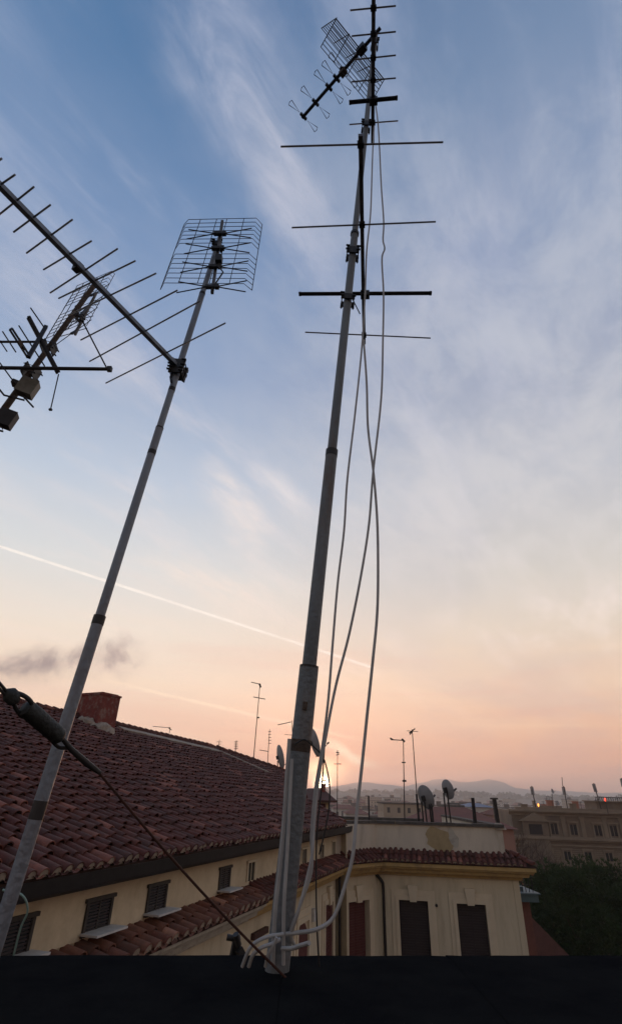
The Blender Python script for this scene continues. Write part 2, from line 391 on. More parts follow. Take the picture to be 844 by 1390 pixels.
def _fn_dip(mb):
    for o_ in (0, .9): mb.bar(W(at(38+o_*3,432-o_*2,3.9)), W(at(78+o_*3,507-o_*2,3.75)), .010, .016)
    mb.bar(W(at(38,431,3.9)), W(at(42,430,3.9)), .014, .014)
def _fn_b2(mb): mb.bar(W(at(63,443,4.0)), W(at(39,485,3.6)), .026, .022)
def _fn_b3(mb): mb.cyl(W(at(-20,464,3.6)), W(at(50,464,3.85)), .009, 8)
els = [((42,418),(60,444)),((26,442),(61,497)),((4,450),(22,478)),((70,462),(77,473)),((0,462),(10,477))]
prt = [('folded_dipole',DARKM,_fn_dip),('support_arm',DARKM,_fn_b2),('boom',DARKM,_fn_b3),
    ('mast_clamp',BLKPL,lambda mb: clampblk(mb, W(near(TB,TT,63,469)), TD, .034, .08)),
    ('dipole_box',RUSTP,lambda mb: mb.obox(W(at(30,468,3.75)), at(40,484,3.7)-at(22,452,3.8), Vector((0,0,1)), Vector((0,1,0)), .035,.02,.02)),
    ('folded_dipole',DARKM,lambda mb: [mb.bar(W(at(a,b,3.8)), W(at(c,d_,3.7)), .012,.014) for a,b,c,d_ in ((17,446,40,482),(14,448,37,484),(17,446,14,448),(40,482,37,484))])]
for (a,b) in els: prt.append(('element',DARKM,(lambda a,b: lambda mb: mb.cyl(W(at(*a,3.85)), W(at(*b,3.8)), .005, 6))(a,b)))
bars('yagi_antenna', 'antenna with a slanting dark folded bar and small rods on the rusty mast', at(45,465,3.75), prt)
# junction boxes strapped to the rusty mast
def jbox(px, py, s, label, w, rz, m):
    c = at(px,py,w); u = TD.normalized(); x = Vector((math.cos(rz), math.sin(rz), -.35)).normalized(); y = u.cross(x).normalized(); x = y.cross(u)
    t = thing('junction_box', label, 'junction box', tuple(W(c)), 'boxes strapped to the rusty mast')
    mb = MB(); mb.obox(W(c), x, y, u, s*.9, s*.6, s); mb.build('housing', m, t)
    mb = MB(); mb.obox(W(c)-y*s*.63, x, y, u, s*.93, s*.05, s*1.03); mb.build('lid', m, t)
    mb = MB(); mb.tube([W(c-u*s), W(c-u*s*1.6+x*.03), W(c-u*s*1.9-x*.10), W(c-u*s*.9-x*.20), W(c-u*s*.2-x*.22)], .007, 7); mb.build('cable', BLACKC, t, True)
    mb = MB(); mb.obox(W(c)-x*s*1.2, x, y, u, s*.5, s*.5, s*.25); mb.build('strap', DARKM, t)
jbox(38,527, .062, 'beige junction box just under the dark boom at the left edge', 3.7, .3, BOXPL)
jbox(9,569, .058, 'dark grey junction box lowest on the rusty mast', 3.55, .3, DARKM)
mb = MB(); mb.cyl(W(at(34,540,3.6)), W(at(46,553,3.6)), .006, 6); 
tag(mb.build('bracket_rod', DARKM), 'thin dark rod poking out below the beige junction box', 'rod')

# ---------------------------------------------------------------- cables
def spline(pts, n=10):
    P = [Vector(p) for p in pts]; P = [P[0]*2-P[1]] + P + [P[-1]*2-P[-2]]; out = []
    for i in range(1, len(P)-2):
        a, b, c, d_ = P[i-1], P[i], P[i+1], P[i+2]
        for k in range(n):
            t = k/n; out.append(.5*((2*b)+(c-a)*t+(2*a-5*b+4*c-d_)*t*t+(3*b-a-3*c+d_)*t**3))
    out.append(P[-2]); return out
def mastat(y):   # mast axis range by picture height, eye-relative
    x = 378 + (510-378)*(1300-y)/(1300-44); return near(MB_, MT_, x, y)
crn = random.Random(31)
def cable(label, pts, r, m, cat='cable', name='cable', group=None):
    out = []
    for (px, py, dd) in pts:
        R_ = ray(px,py); base_ = mastat(min(py,1290)).dot(FWD) if py > 0 else 3
        out.append(R_*(base_+dd) + Vector((crn.uniform(-1,1),crn.uniform(-1,1),0))*.0025)
    mb = MB(); mb.tube([W(p_) for p_ in spline(out)], r*.72, 8)
    o = mb.build(name, m, None, True); tag(o, label, cat, group); return o
WC = WHITEC
cable('grey cable hanging straight beside the boom, then crossing the thin pole', [(508,172,-.05),(506,200,-.06),(505,235,-.06),(503,290,-.06),(498,340,-.05),(495,400,-.05),(491,470,-.04),(482,560,-.03),(472,650,-.03),(466,720,-.03),(459,790,-.03),(452,870,-.04),(446,950,-.05),(437,1015,-.05),(427,1070,-.05),(423,1130,-.05),(422,1180,-.06),(410,1225,-.06),(396,1255,-.03),(388,1285,0),(385,1330,.0)], .0058, WC)
cable('grey cable with a kink near the top, swinging right and back to the mast foot', [(509,140,-.04),(513,165,-.05),(515,200,-.06),(517,250,-.07),(520,300,-.07),(519,325,-.07),(522,338,-.07),(518,352,-.07),(520,400,-.07),(520,460,-.06),(517,540,-.06),(507,640,-.06),(500,710,-.06),(489,780,-.06),(474,860,-.06),(456,930,-.06),(442,1000,-.06),(433,1060,-.06),(427,1120,-.06),(424,1160,-.07),(414,1200,-.07),(404,1240,-.07),(396,1268,-.05),(400,1285,-.04)], .0062, WC)
cable('light cable bowing farthest right, looping up from the mast foot', [(494,462,-.04),(498,520,-.05),(499,580,-.06),(506,640,-.07),(511,700,-.07),(513,760,-.07),(512,830,-.07),(506,900,-.07),(499,970,-.07),(492,1040,-.07),(485,1100,-.07),(478,1160,-.08),(468,1205,-.08),(452,1245,-.08),(430,1261,-.08),(405,1266,-.06),(388,1268,-.05)], .0068, WC)
cable('pale conduit running down the left side of the thick mast', [(393,1003,-.035),(391,1040,-.04),(385,1110,-.042),(379,1180,-.042),(374,1240,-.042),(371,1310,-.04)], .0085, WC)
cable('second pale conduit in front of the thick mast foot', [(397,1030,-.05),(394,1080,-.055),(389,1160,-.058),(386,1230,-.06),(384,1310,-.06)], .0070, WC)
cable('short light cable stub sticking out right of the mast foot', [(384,1288,-.07),(396,1287,-.09),(408,1284,-.12),(420,1280,-.15)], .0068, WC)
cable('outer light cable curling into the mast foot from the left', [(384,1268,-.06),(366,1271,-.07),(348,1279,-.08),(338,1290,-.08),(330,1312,-.08)], .0062, WC)
cable('middle light cable curling into the mast foot from the left', [(380,1275,-.07),(368,1282,-.08),(356,1286,-.08),(345,1296,-.08),(338,1312,-.08)], .0066, WC)
cable('inner light cable dropping steeply at the mast foot', [(377,1272,-.08),(371,1284,-.08),(364,1298,-.08),(360,1312,-.08)], .006, WC)
cable('thin dark wire hanging straight down right of the mast foot', [(440,1010,-.02),(437,1060,-.02),(430,1130,-.02),(430,1200,-.02),(431,1260,-.02),(433,1312,-.02)], .0032, BLACKC)
cable('dark wire arching from the mast clamp over the sun', [(400,1010,-.05),(412,1004,-.06),(424,1012,-.04),(437,1026,-.03),(444,1045,-.03),(448,1070,-.03),(447,1100,-.03),(440,1130,-.03),(432,1160,-.03)], .0032, BLACKC)
# guy wire with its strain insulator in front, at left
g0 = at(-30,900,1.05); ga, gb = at(24,948,1.12), at(86,1007,1.2); gend = near(MB_,MT_,378,1296)+Vector((.04,-.04,-.05))
t = thing('guy_wire', 'rusty guy wire with black rubber sleeve, crossing from left edge to the mast foot', 'guy wire', tuple(W(ga)))
mb = MB(); 
for s in (-1,1):
    mb.tube([W(p_) for p_ in spline([at(-30,898+s*3,1.05), at(-5,926+s*4,1.08), at(10,942+s*3,1.10), at(17,945,1.11)])], .0032, 7)
mb.build('twin_wire', BLACKC, t, True)
mb = MB(); mb.tube([W(at(8,938,1.10)), W(at(13,942,1.105)), W(at(20,949,1.11)), W(at(25,952,1.115))], [.006,.015,.015,.006], 12); mb.build('wire_knot', RUB, t, True)
mb = MB()
mb.tube([W(p_) for p_ in spline([at(20,940,1.11), at(32,944,1.12), at(42,952,1.13), at(45,962,1.14)])], .0048, 8)
mb.tube([W(p_) for p_ in spline([at(18,950,1.11), at(22,962,1.12), at(30,972,1.13), at(38,972,1.14)])], .0042, 8); mb.build('wire_loop', BLACKC, t, True)
mb = MB(); A, B = at(34,959,1.13), at(83,1002,1.19); L_ = B-A
ks = [(0,.010),(.03,.017),(.2,.0185),(.5,.0185)] + [(.55+.04*i, .0185 if i%2 else .0172) for i in range(9)] + [(.93,.018),(.98,.014),(1.02,.008)]
mb.tube([W(A+L_*k) for k,_ in ks], [r for _,r in ks], 18); mb.build('rubber_sleeve', RUB, t, True)
mb = MB(); mb.tube([W(p_) for p_ in spline([at(66,1000,1.18), at(80,1014,1.19), at(96,1016,1.2), at(106,1026,1.215)])], .0040, 8); mb.tube([W(at(83,1000,1.19)), W(at(98,1018,1.2)), W(at(118,1036,1.23)), W(at(136,1049,1.25))], [.0045,.006,.0075,.005], 9)
mb.build('wire_loop', BLACKC, t, True)
mb = MB(); a = at(134,1048,1.25); mb.tube([W(a.lerp(gend, k/12) - Vector((0,0,.012*math.sin(math.pi*k/12)))) for k in range(13)], .0031, 8); mb.build('wire_rope', RUSTW, t, True)
# dark clamp by the mast foot
t = thing('cable_clamp', 'dark metal clamp poking up left of the mast foot', 'clamp', tuple(W(at(320,1285,1.75))))
mb = MB(); mb.bar(W(at(314,1312,1.75)), W(at(322,1272,1.75)), .022,.02); mb.bar(W(at(324,1288,1.74)), W(at(336,1312,1.74)), .02,.02); mb.build('arm', BLKPL, t)
mb = MB(); mb.cyl(W(at(308,1272,1.74)), W(at(325,1275,1.74)), .009, 10); mb.cyl(W(at(320,1268,1.73)), W(at(324,1283,1.73)), .010, 10); mb.build('bolt', BLKPL, t)
mb = MB(); 
mb.tube([W(p_) for p_ in spline([at(14,1318,1.5), at(28,1262,1.5), at(38,1236,1.5), at(30,1215,1.5), at(4,1208,1.5)])], .0028, 7)
tag(mb.build('cable', mat('pale green cable',(.22,.33,.30),(.16,.26,.24),.6), None, True), 'thin pale green cable looping behind the slim mast foot', 'cable')
# invented black ledge filling the empty bottom strip, so the masts have a footing
zp = -.42; a = atz(-120,1301,zp); b = atz(960,1301,zp); back_ = Vector((0,-3.5,0))
mb = MB(); lo = Vector((0,0,-.5))
A, B = W(a), W(b); A, B = A-(B-A).normalized()*1.5, B+(B-A).normalized()*3.5
C_, D_ = B+back_, A+back_
mb.hexa([A+lo, B+lo, C_+lo, D_+lo, A, B, C_, D_]); mb.f = [tuple(reversed(f)) for f in mb.f]
tr_ = struct(mb.build('added_ledge', BITU))
rl_ = random.Random(9); mb = MB(); dU = (B-A).normalized(); dV = back_.normalized(); u = 0; LL = (B-A).length
while u < LL:
    w_ = rl_.uniform(.45,.95); w_ = min(w_, LL-u); k = 10; h0 = rl_.uniform(.004,.008)
    vs = []
    for i in range(k+1):
        p_ = A + dU*(u+(w_-.0015)*i/k); e = rl_.uniform(-.004,.005)
        vs += [p_ - dV*(.012+e) + Vector((0,0,-.06)), p_ - dV*(.010+e) + Vector((0,0,h0*.6)), p_ + dV*.06 + Vector((0,0,h0+rl_.uniform(0,.003))), p_ + dV*3.2 + Vector((0,0,h0))]
    mb.add(vs, [(i*4+j, (i+1)*4+j, (i+1)*4+j+1, i*4+j+1) for i in range(k) for j in range(3)]); u += w_
o = mb.build('added_ledge_felt', BITU, tr_, False, False)

# ================================================================ wall frames
class Fr:
    def __init__(s, x0, y0, x1, y1):
        s.O = Vector((x0,y0,0)); s.U = Vector((x1-x0,y1-y0,0)); s.L = s.U.length; s.U.normalize(); s.N = Vector((s.U.y,-s.U.x,0))
    def P(s, u, z, n=0): return W(s.O + s.U*u + s.N*n + Vector((0,0,z)))
    def hit(s, px, py, n=0):
        r = ray(px,py); O = s.O + s.N*n; t = O.dot(s.N)/r.dot(s.N); q = r*t; return ((q-O).dot(s.U), q.z)
    def box(s, mb, u0, u1, z0, z1, n0, n1):
        c = [s.P(u,z,n) for z in (z0,z1) for (u,n) in ((u0,n0),(u0,n1),(u1,n1),(u1,n0))]
        mb.hexa(c)
def sweep(mb, plan, prof, ends=True):
    """plan: 2-D points walked with the outside on the right; prof: list of (out, z) around"""
    k = len(plan); P = [Vector((x,y)) for x,y in plan]; rings = []
    for i in range(k):
        d0 = (P[i]-P[i-1]).normalized() if i else (P[1]-P[0]).normalized()
        d1 = (P[i+1]-P[i]).normalized() if i < k-1 else d0
        n0, n1 = Vector((d0.y,-d0.x)), Vector((d1.y,-d1.x)); m_ = (n0+n1).normalized(); m_ = m_/max(.3,m_.dot(n0))
        rings.append([W(Vector((P[i].x+m_.x*o, P[i].y+m_.y*o, z))) for o, z in prof])
    q = len(prof); vs = [v for r in rings for v in r]; fs = []
    for i in range(k-1):
        for j in range(q): fs.append((i*q+j, i*q+(j+1)%q, (i+1)*q+(j+1)%q, (i+1)*q+j))
    if ends: fs.append(tuple(range(q))); fs.append(tuple((k-1)*q+j for j in range(q-1,-1,-1)))
    mb.add(vs, fs)
def tiles(mb, O, U, V, test, u0, u1, v0, v1, pitch=.235, expo=.33, rb=.088, caps=True, seed=1, mort=1, jit=1.0):
    rnd = random.Random(seed); Nn = U.cross(V).normalized()
    if Nn.z < 0: Nn = -Nn
    nu = int((u1-u0)/pitch); nv = int((v1-v0)/expo)+1
    for i in range(nu+1):
        uc = u0 + pitch*(i+.5); dcol = rnd.uniform(-.012,.012)*jit; off = rnd.uniform(-.04,.04)*jit
        for j in range(nv):
            vv = v0 + j*expo + off*(j>0) + rnd.uniform(-.018,.018)*jit
            if not test(uc, vv+.12): continue
            mb.rv = rnd.random(); r0 = rb*rnd.uniform(.94,1.08); r1 = r0*.80; sk = rnd.uniform(-.014,.014)*jit+dcol; ln = expo*1.28
            lift0 = .044+rnd.uniform(-.008,.012)*jit; lift1 = .012
            if rnd.random() < .03*jit: sk += rnd.choice((-1,1))*.035; lift0 += .012
            c0 = O + U*(uc+sk) + V*vv; c1 = O + U*(uc+dcol) + V*(vv+ln)
            vs = []; n = 6
            for (c, r_, l_) in ((c0,r0,lift0),(c1,r1,lift1)):
                for k in range(n+1):
                    a = math.pi*k/n; vs.append(c + U*(-math.cos(a)*r_) + Nn*(l_ + math.sin(a)*r_*.85))
            for k in range(n+1):                      # underside for thickness
                a = math.pi*k/n; vs.append(c0 + U*(-math.cos(a)*(r0-.016)) + Nn*(lift0 + math.sin(a)*(r0-.016)*.85 - .002))
            fs = [(k, k+1, n+2+k, n+1+k) for k in range(n)] + [(2*(n+1)+k, 2*(n+1)+k+1, k+1, k) for k in range(n)]
            mb.cur = 0; mb.add(vs, fs)
            if j == 0 and caps:
                q = [c0 + V*.006 + U*(-math.cos(math.pi*k/n)*(r0-.010)) + Nn*(lift0-.03*(k in(0,n)) + math.sin(math.pi*k/n)*(r0-.014)*.85) for k in range(n+1)]
                mb.cur = mort; mb.rv = .5; mb.add(q, [tuple(range(n+1))]); mb.cur = 0
            # the channel tile between two covers
            if 1:
                cc0 = c0 + U*pitch*.5 - Nn*(.0); cc1 = c1 + U*pitch*.5
                vs = []; 
                for (c, r_, l_) in ((cc0 - V*.03, pitch*.36,.050),(cc1, pitch*.36,.020)):
                    for k in range(4):
                        a = math.pi*k/3; vs.append(c + U*(-math.cos(a)*r_) + Nn*(l_ - math.sin(a)*r_*.42))
                mb.rv = rnd.random(); mb.add(vs, [(k, k+1, 5+k, 4+k) for k in range(3)])

# ================================================================ left wing
K = .33
def wx(y, off=0): return 1.5 + K*(y-24) + off*math.sqrt(1+K*K)
WY0, WY1 = 1.6, 23.55
C0 = (wx(WY1), WY1)
wing = Fr(wx(WY0), WY0, *C0)
lw = thing('apartment_wing', 'ochre building wing at left under the big dark red tiled roof, small attic windows', 'building', tuple(W(Vector((wx(10),10,-20)))))
SPL = wing.hit(336,1215)[0]                 # where two differently painted stretches meet
mb = MB(); wing.box(mb, 0, wing.L, -1.90, -1.02, -.45, 0); mb.build('attic_wall', YELW, lw)
mb = MB(); wing.box(mb, 0, wing.L-.05, -20.0, -1.905, -.45, -.05); 
q0, q1 = wing.P(0,0,-.46), wing.P(wing.L,0,-.46)
mb.build('lower_wall', CREAM, lw)
mb = MB(); wing.box(mb, -1, wing.L+.1, -20, -1.1, -17, -.452); mb.build('rear_block', CREAM, lw)
# moulding under the gutter
mb = MB()
for (z0,z1,n1) in ((-1.30,-1.24,.05),(-1.36,-1.302,.025),(-1.238,-1.05,.12)): wing.box(mb, 0, wing.L+.0, z0, z1, -.02, n1)
mb.build('eaves_moulding', YELW, lw)
mb = MB()
prof = [(.12,-1.06),(.12,-1.22)] + [(.30+.12*math.cos(a), -1.12+.12*math.sin(a)) for a in [math.pi*(1+.125*i) for i in range(9)]] + [(.42,-1.0),(.405,-1.0),(.40,-1.1),(.22,-1.12),(.2,-1.0)]
sweep(mb, [(wx(WY0),WY0), (wx(WY1+1.2),WY1+1.2)], [(.1,-1.04),(.1,-1.20),(.20,-1.235),(.34,-1.235),(.40,-1.19),(.42,-1.02),(.405,-1.02),(.39,-1.16),(.33,-1.21),(.22,-1.21),(.16,-1.04)])
mb.build('gutter', GUTT, lw)
# attic windows: (u centre from picture)
def wu(py0): return (py0-WY0)*math.sqrt(1+K*K)
wins = [(8.72,.48,0),(10.27,.60,0),(11.83,.60,0),(14.45,.52,0),(15.85,.46,1),(18.0,.46,1),(19.78,.48,1),(21.6,.46,1),(23.0,.42,1),(7.1,.5,0),(5.5,.5,0)]
for (yc, ww, pale) in wins:
    u = wu(yc); ww = ww*1.04/2
    mb = MB(); wing.box(mb, u-ww, u+ww, -1.83, -1.47, .001, .006); wn = mb.build('window', GLASS, lw)
    mb = MB(); th = .045
    m_ = CREAM if pale else FRAME
    wing.box(mb, u-ww-.01, u-ww+th, -1.83, -1.47, .004, .03); wing.box(mb, u+ww-th, u+ww+.01, -1.83, -1.47, .004, .03)
    wing.box(mb, u-ww-.05, u+ww+.05, -1.47, -1.42, .004, .045); wing.box(mb, u-.012, u+.012, -1.83, -1.47, .007, .022)
    if not pale: wing.box(mb, u-ww-.03, u+ww+.03, -1.87, -1.83, .004, .04)
    mb.build('frame', m_, wn)
    mb = MB(); 
    if not pale: wing.box(mb, u-ww-.05, u+ww+.08, -1.842, -1.815, .008, .31); mb.build('sill', MARB, wn)
    if not pale:
        mb = MB()
        for k in range(9): wing.box(mb, u-ww+th, u-.014, -1.82+k*.039, -1.80+k*.039, .008, .016); wing.box(mb, u+.014, u+ww-th, -1.82+k*.039, -1.80+k*.039, .008, .016)
        mb.build('shutter', SHUT, wn)
# skirt of tiles on the cornice
def skirt(parent, fr, u0, u1, m, seed, lim0=None, lim1=None, zt=-1.90, zb=-2.14, out=.56, pitch=.235, rb=.09, n0=0.0):
    A = fr.P(0, zb, out); V = (fr.P(0,zt,n0)-fr.P(0,zb,out)); Ls = V.length; V.normalize()
    def test(u, v):
        n = out + (n0-out)*v/Ls
        return (lim0 is None or u > u0+lim0*n) and (lim1 is None or u < u1-lim1*n)
    mb = MB(); tiles(mb, A, fr.U, V, test, u0, u1, 0, Ls-.05, pitch, .30, rb, True, seed)
    sk = mb.build('skirt_roof_tiles', [m, MORT], parent, True)
    mb = MB(); fr.box(mb, u0, u1, 0,0,0,0); mb.v = []; mb.f = []; mb.m=[]; mb.r=[]
    a0, a1 = u0+(lim0 or 0)*out, u1-(lim1 or 0)*out
    mb.hexa([fr.P(u0,zb-.03,n0-.02), fr.P(a0,zb-.03,out-.02), fr.P(a1,zb-.03,out-.02), fr.P(u1,zb-.03,n0-.02),
             fr.P(u0,zt+.0,n0-.02), fr.P(a0,zb+.0,out-.02), fr.P(a1,zb+.0,out-.02), fr.P(u1,zt+.0,n0-.02)])
    mb.build('skirt_bed', TBED, sk)
    return sk
C1 = (2.95, 25.05); C2 = (8.08, 24.30); C3 = (8.6, 36.0)
cham = Fr(*C0, *C1); front = Fr(*C1, *C2); side_ = Fr(*C2, *C3)
def half(f, g):  # tan of half the turn between two walls
    a = math.acos(max(-1,min(1,f.U.dot(g.U)))); return math.tan(a/2)
h01, h12, h23 = half(wing,cham), half(cham,front), half(front,side_)
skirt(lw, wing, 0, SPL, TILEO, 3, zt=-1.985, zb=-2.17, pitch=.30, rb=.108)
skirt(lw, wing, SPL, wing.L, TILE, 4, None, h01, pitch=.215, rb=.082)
CORN = [(0,-2.56),(.10,-2.56),(.12,-2.47),(.30,-2.45),(.33,-2.35),(.44,-2.33),(.48,-2.27),(.52,-2.26),(.52,-2.15),(0,-2.15)]
mid_ = (wx(WY0)+ (C0[0]-wx(WY0))*SPL/wing.L, WY0+(C0[1]-WY0)*SPL/wing.L)
mb = MB(); sweep(mb, [(wx(WY0),WY0), mid_], [(o-.03 if o else -.05,z) for o,z in CORN]); mb.build('cornice', PALEC, lw)
mb = MB(); sweep(mb, [mid_, C0], [(o-.03 if o else -.05,z) for o,z in CORN]); mb.build('cornice', YELC, lw)
# lower wall openings seen past the mast
HOLES = {}
def facade(parent, fr, key_, ua, ub, zt, zb, th=.22):
    mb = MB(); us = sorted(HOLES.get(key_, [])); cols = {}
    for (a,b,z0,z1) in us: cols.setdefault((round(a,3),round(b,3)), []).append((z0,z1))
    u = ua
    for (a,b) in sorted(cols):
        fr.box(mb, u, a, zb, zt, -th, 0); z = zb
        for (z0,z1) in sorted(cols[(a,b)]): fr.box(mb, a, b, z, z0, -th, 0); z = z1
        fr.box(mb, a, b, z, zt, -th, 0); u = b
    fr.box(mb, u, ub, zb, zt, -th, 0); mb.build('wall', CREAM, parent)
def opening(parent, fr, u, w_, z1, z0, m, frame=True, arch=False, key=False, nb=0, stone=STONE, hole=None):
    mb = MB()
    if arch:
        n = 10; vs = []
        for nn in (nb+.002, nb+.012):
            vs += [fr.P(u-w_/2, z0, nn), fr.P(u+w_/2, z0, nn)] + [fr.P(u+w_/2*math.cos(math.pi*k/n), z1-w_/2+w_/2*math.sin(math.pi*k/n), nn) for k in range(n+1)]
        q = n+3; mb.add(vs, [tuple(range(q-1,-1,-1)), tuple(range(q,2*q))] + [(k,(k+1)%q,q+(k+1)%q,q+k) for k in range(q)])
    elif hole:
        HOLES.setdefault(hole, []).append((u-w_/2, u+w_/2, z0, z1)); fr.box(mb, u-w_/2+.003, u+w_/2-.003, z0+.003, z1-.003, -.19, -.17)
    else: fr.box(mb, u-w_/2, u+w_/2, z0, z1, nb+.002, nb+.012)
    wn = mb.build('window', m, parent); sn = -.17 if hole else nb+.012
    mb = MB(); t_ = .13; g = .02
    fr.box(mb, u-w_/2-t_, u-w_/2, z0, z1+t_, nb, nb+.07); fr.box(mb, u+w_/2, u+w_/2+t_, z0, z1+t_, nb, nb+.07)
    fr.box(mb, u-w_/2, u+w_/2, z1, z1+t_, nb, nb+.07)
    e = .14
    fr.box(mb, u-w_/2-t_-e, u-w_/2-t_, z0, z1+t_+e+.04, nb, nb+.035); fr.box(mb, u+w_/2+t_, u+w_/2+t_+e, z0, z1+t_+e+.04, nb, nb+.035)
    fr.box(mb, u-w_/2-t_, u+w_/2+t_, z1+t_, z1+t_+e+.04, nb, nb+.035)
    mb.build('surround', stone, wn)
    if key:
        mb = MB(); k0, k1 = .12, .19
        c = [fr.P(u-k0,z1-.04,nb), fr.P(u-k0,z1-.04,nb+.12), fr.P(u+k0,z1-.04,nb+.12), fr.P(u+k0,z1-.04,nb), fr.P(u-k1,z1+.46,nb), fr.P(u-k1,z1+.46,nb+.12), fr.P(u+k1,z1+.46,nb+.12), fr.P(u+k1,z1+.46,nb)]
        mb.hexa(c); mb.build('keystone', stone, wn)
    # slats of the roller shutter
    mb = MB(); k = 0; zz = z1-.03
    while zz > z0 and not arch:
        fr.box(mb, u-w_/2+.05, u-.03, zz-.05, zz, sn, sn+.02); fr.box(mb, u+.03, u+w_/2-.05, zz-.05, zz, sn, sn+.02); zz -= .075
    if mb.f: mb.build('shutter_slats', m, wn)
    return wn
u, z = wing.hit(445,1240,-.05); opening(lw, wing, u, .95, -3.15, -5.4, SHUTR, key=True, nb=-.05)
u, z = wing.hit(410,1262,-.05); opening(lw, wing, u, 1.0, -3.25, -5.4, SHUTR, arch=True, nb=-.05)
for yy in (6.5, 9.5, 12.5): opening(lw, wing, wu(yy), .95, -3.15, -5.4, SHUT, key=True, nb=-.05)
u, z = wing.hit(425,1241,0); mb = MB(); wing.box(mb, u-.12, u+.12, z-.16, z+.14, -.045, .07); mb.build('meter_box', MARB, lw)
u, z = wing.hit(347,1268,-.05); mb = MB(); wing.box(mb, u-.3, u+.6, z-.06, z+.06, -.045, .05); mb.build('pipe_stub', RUSTW, lw)

# ---- big tiled roof of the wing
OFF = .36
RU = Vector((K,1,0)).normalized(); RL = Vector((-1,K,0)).normalized()     # along eave; upslope in plan
SL = .36; RV = (RL + Vector((0,0,SL))).normalized(); RN = RU.cross(RV); RN = RN if RN.z > 0 else -RN
RO = Vector((wx(24,OFF), 24, -1.0))
def onroof(px, py, dz=0):
    r = ray(px,py); t = RO.dot(RN)/r.dot(RN); q = r*t; return ((q-RO).dot(RU), (q-RO).dot(RV))
rl = onroof(150,985); rk = onroof(293,1017); rf = onroof(392,1051); rm = onroof(414,1086); rh = onroof(466,1119)
ridge_sl = (rk[1]-rl[1])/(rk[0]-rl[0]); ridge_s2 = (rf[1]-rk[1])/(rf[0]-rk[0]); UL = -26.0
v_left = rl[1] + ridge_sl*(UL-rl[0])
hip_sl = (rh[1]-rm[1])/(rh[0]-rm[0]); hip_s2 = (rm[1]-rf[1])/(rm[0]-rf[0])
def rtest(u, v):
    if v > (rl[1] + ridge_sl*(u-rl[0]) if u < rk[0] else rk[1] + ridge_s2*(u-rk[0])): return False
    if v < rm[1] and u > rh[0] + (v-rh[1])/hip_sl - .05: return False
    if v >= rm[1] and u > rm[0] + (v-rm[1])/hip_s2 - .05: return False
    return True
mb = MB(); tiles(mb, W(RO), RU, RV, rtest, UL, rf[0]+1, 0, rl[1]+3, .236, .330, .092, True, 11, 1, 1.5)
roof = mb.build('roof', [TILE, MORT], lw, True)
def RP(u, v, n=0): return W(RO + RU*u + RV*v + RN*n)
hipu = lambda v: rh[0] + (v-rh[1])/hip_sl
mb = MB(); c0_ = (UL,0); 
ub = [RP(UL,.02,-.01), RP(hipu(0),.02,-.01), RP(rm[0],rm[1],-.01), RP(rf[0],rf[1],-.01), RP(rk[0],rk[1],-.01), RP(UL,v_left,-.01)]
lowp = [v - Vector((0,0,.10)) for v in ub]
mb.add(lowp+ub, [(5,4,3,2,1,0),(6,7,8,9,10,11)]+[(k,(k+1)%6,6+(k+1)%6,6+k) for k in range(6)]); mb.build('roof_deck', TBED, roof)
# rear slope
mb = MB(); dn = RL*9 - Vector((0,0,3.3))
for bk in ([RP(UL,v_left,-.01), RP(rk[0],rk[1],-.01)],[RP(rk[0],rk[1],-.01), RP(rf[0],rf[1],-.01)]):
    q = [bk[0], bk[1], bk[1]+dn, bk[0]+dn]; mb.hexa([v-Vector((0,0,.12)) for v in q]+q)
mb; mb.build('rear_slope', TILE, roof)
mb = MB()
for P_,Q_ in ((RP(hipu(0),0,-.02),RP(rm[0],rm[1],-.02)),(RP(rm[0],rm[1],-.02),RP(rf[0],rf[1],-.02))):
    th = RU*.15; b0_, b1_ = Vector((P_.x,P_.y,2)), Vector((Q_.x,Q_.y,2)); mb.hexa([b0_,b1_,b1_+th,b0_+th,P_,Q_,Q_+th,P_+th])
mb.build('end_wall', YELW, lw)
# ridge: mortar band and cap tiles
def caps_along(mb, A, B, r=.11, step=.36, seed=5):
    rnd = random.Random(seed); d = (B-A); n = int(d.length/step); d.normalize(); s = d.cross(Vector((0,0,1))).normalized(); up = s.cross(d)
    for i in range(n):
        c0 = A + d*(i*step) + s*rnd.uniform(-.015,.015); c1 = c0 + d*step*1.15; mb.rv = rnd.random(); r0 = r*rnd.uniform(.93,1.08); vs = []
        for (c, r_, l_) in ((c0,r0,.03),(c1,r0*.85,0)):
            for k in range(8):
                a = math.pi*k/7; vs.append(c + s*(-math.cos(a)*r_) + up*(l_+math.sin(a)*r_))
        mb.add(vs, [(k,k+1,9+k,8+k) for k in range(7)] + [tuple(range(8))])
A = RP(UL, v_left, .06); KK = RP(rk[0],rk[1],.06); B = RP(rf[0], rf[1], .06)
mb = MB(); caps_along(mb, A, KK, .12, .36); caps_along(mb, KK, B, .12, .36, 15); mb.build('ridge_tiles', TILE, roof, True)
mb = MB(); mb.bar(A-Vector((0,0,.04)), KK-Vector((0,0,.04)), .30, .14); mb.bar(KK-Vector((0,0,.04)), B-Vector((0,0,.04)), .30, .14); mb.build('ridge_bed', TILE, roof)
mb = MB(); caps_along(mb, RP(hipu(.1),.1,.05), RP(rm[0],rm[1],.05), .10, .34, 8); caps_along(mb, RP(rm[0],rm[1],.05), B, .10, .34, 9); mb.build('hip_tiles', TILE, roof, True)
mb = MB(); rm_ = random.Random(6); AB_ = [onroof(158,990.5), onroof(293,1021), onroof(360,1050)]; n_ = 15
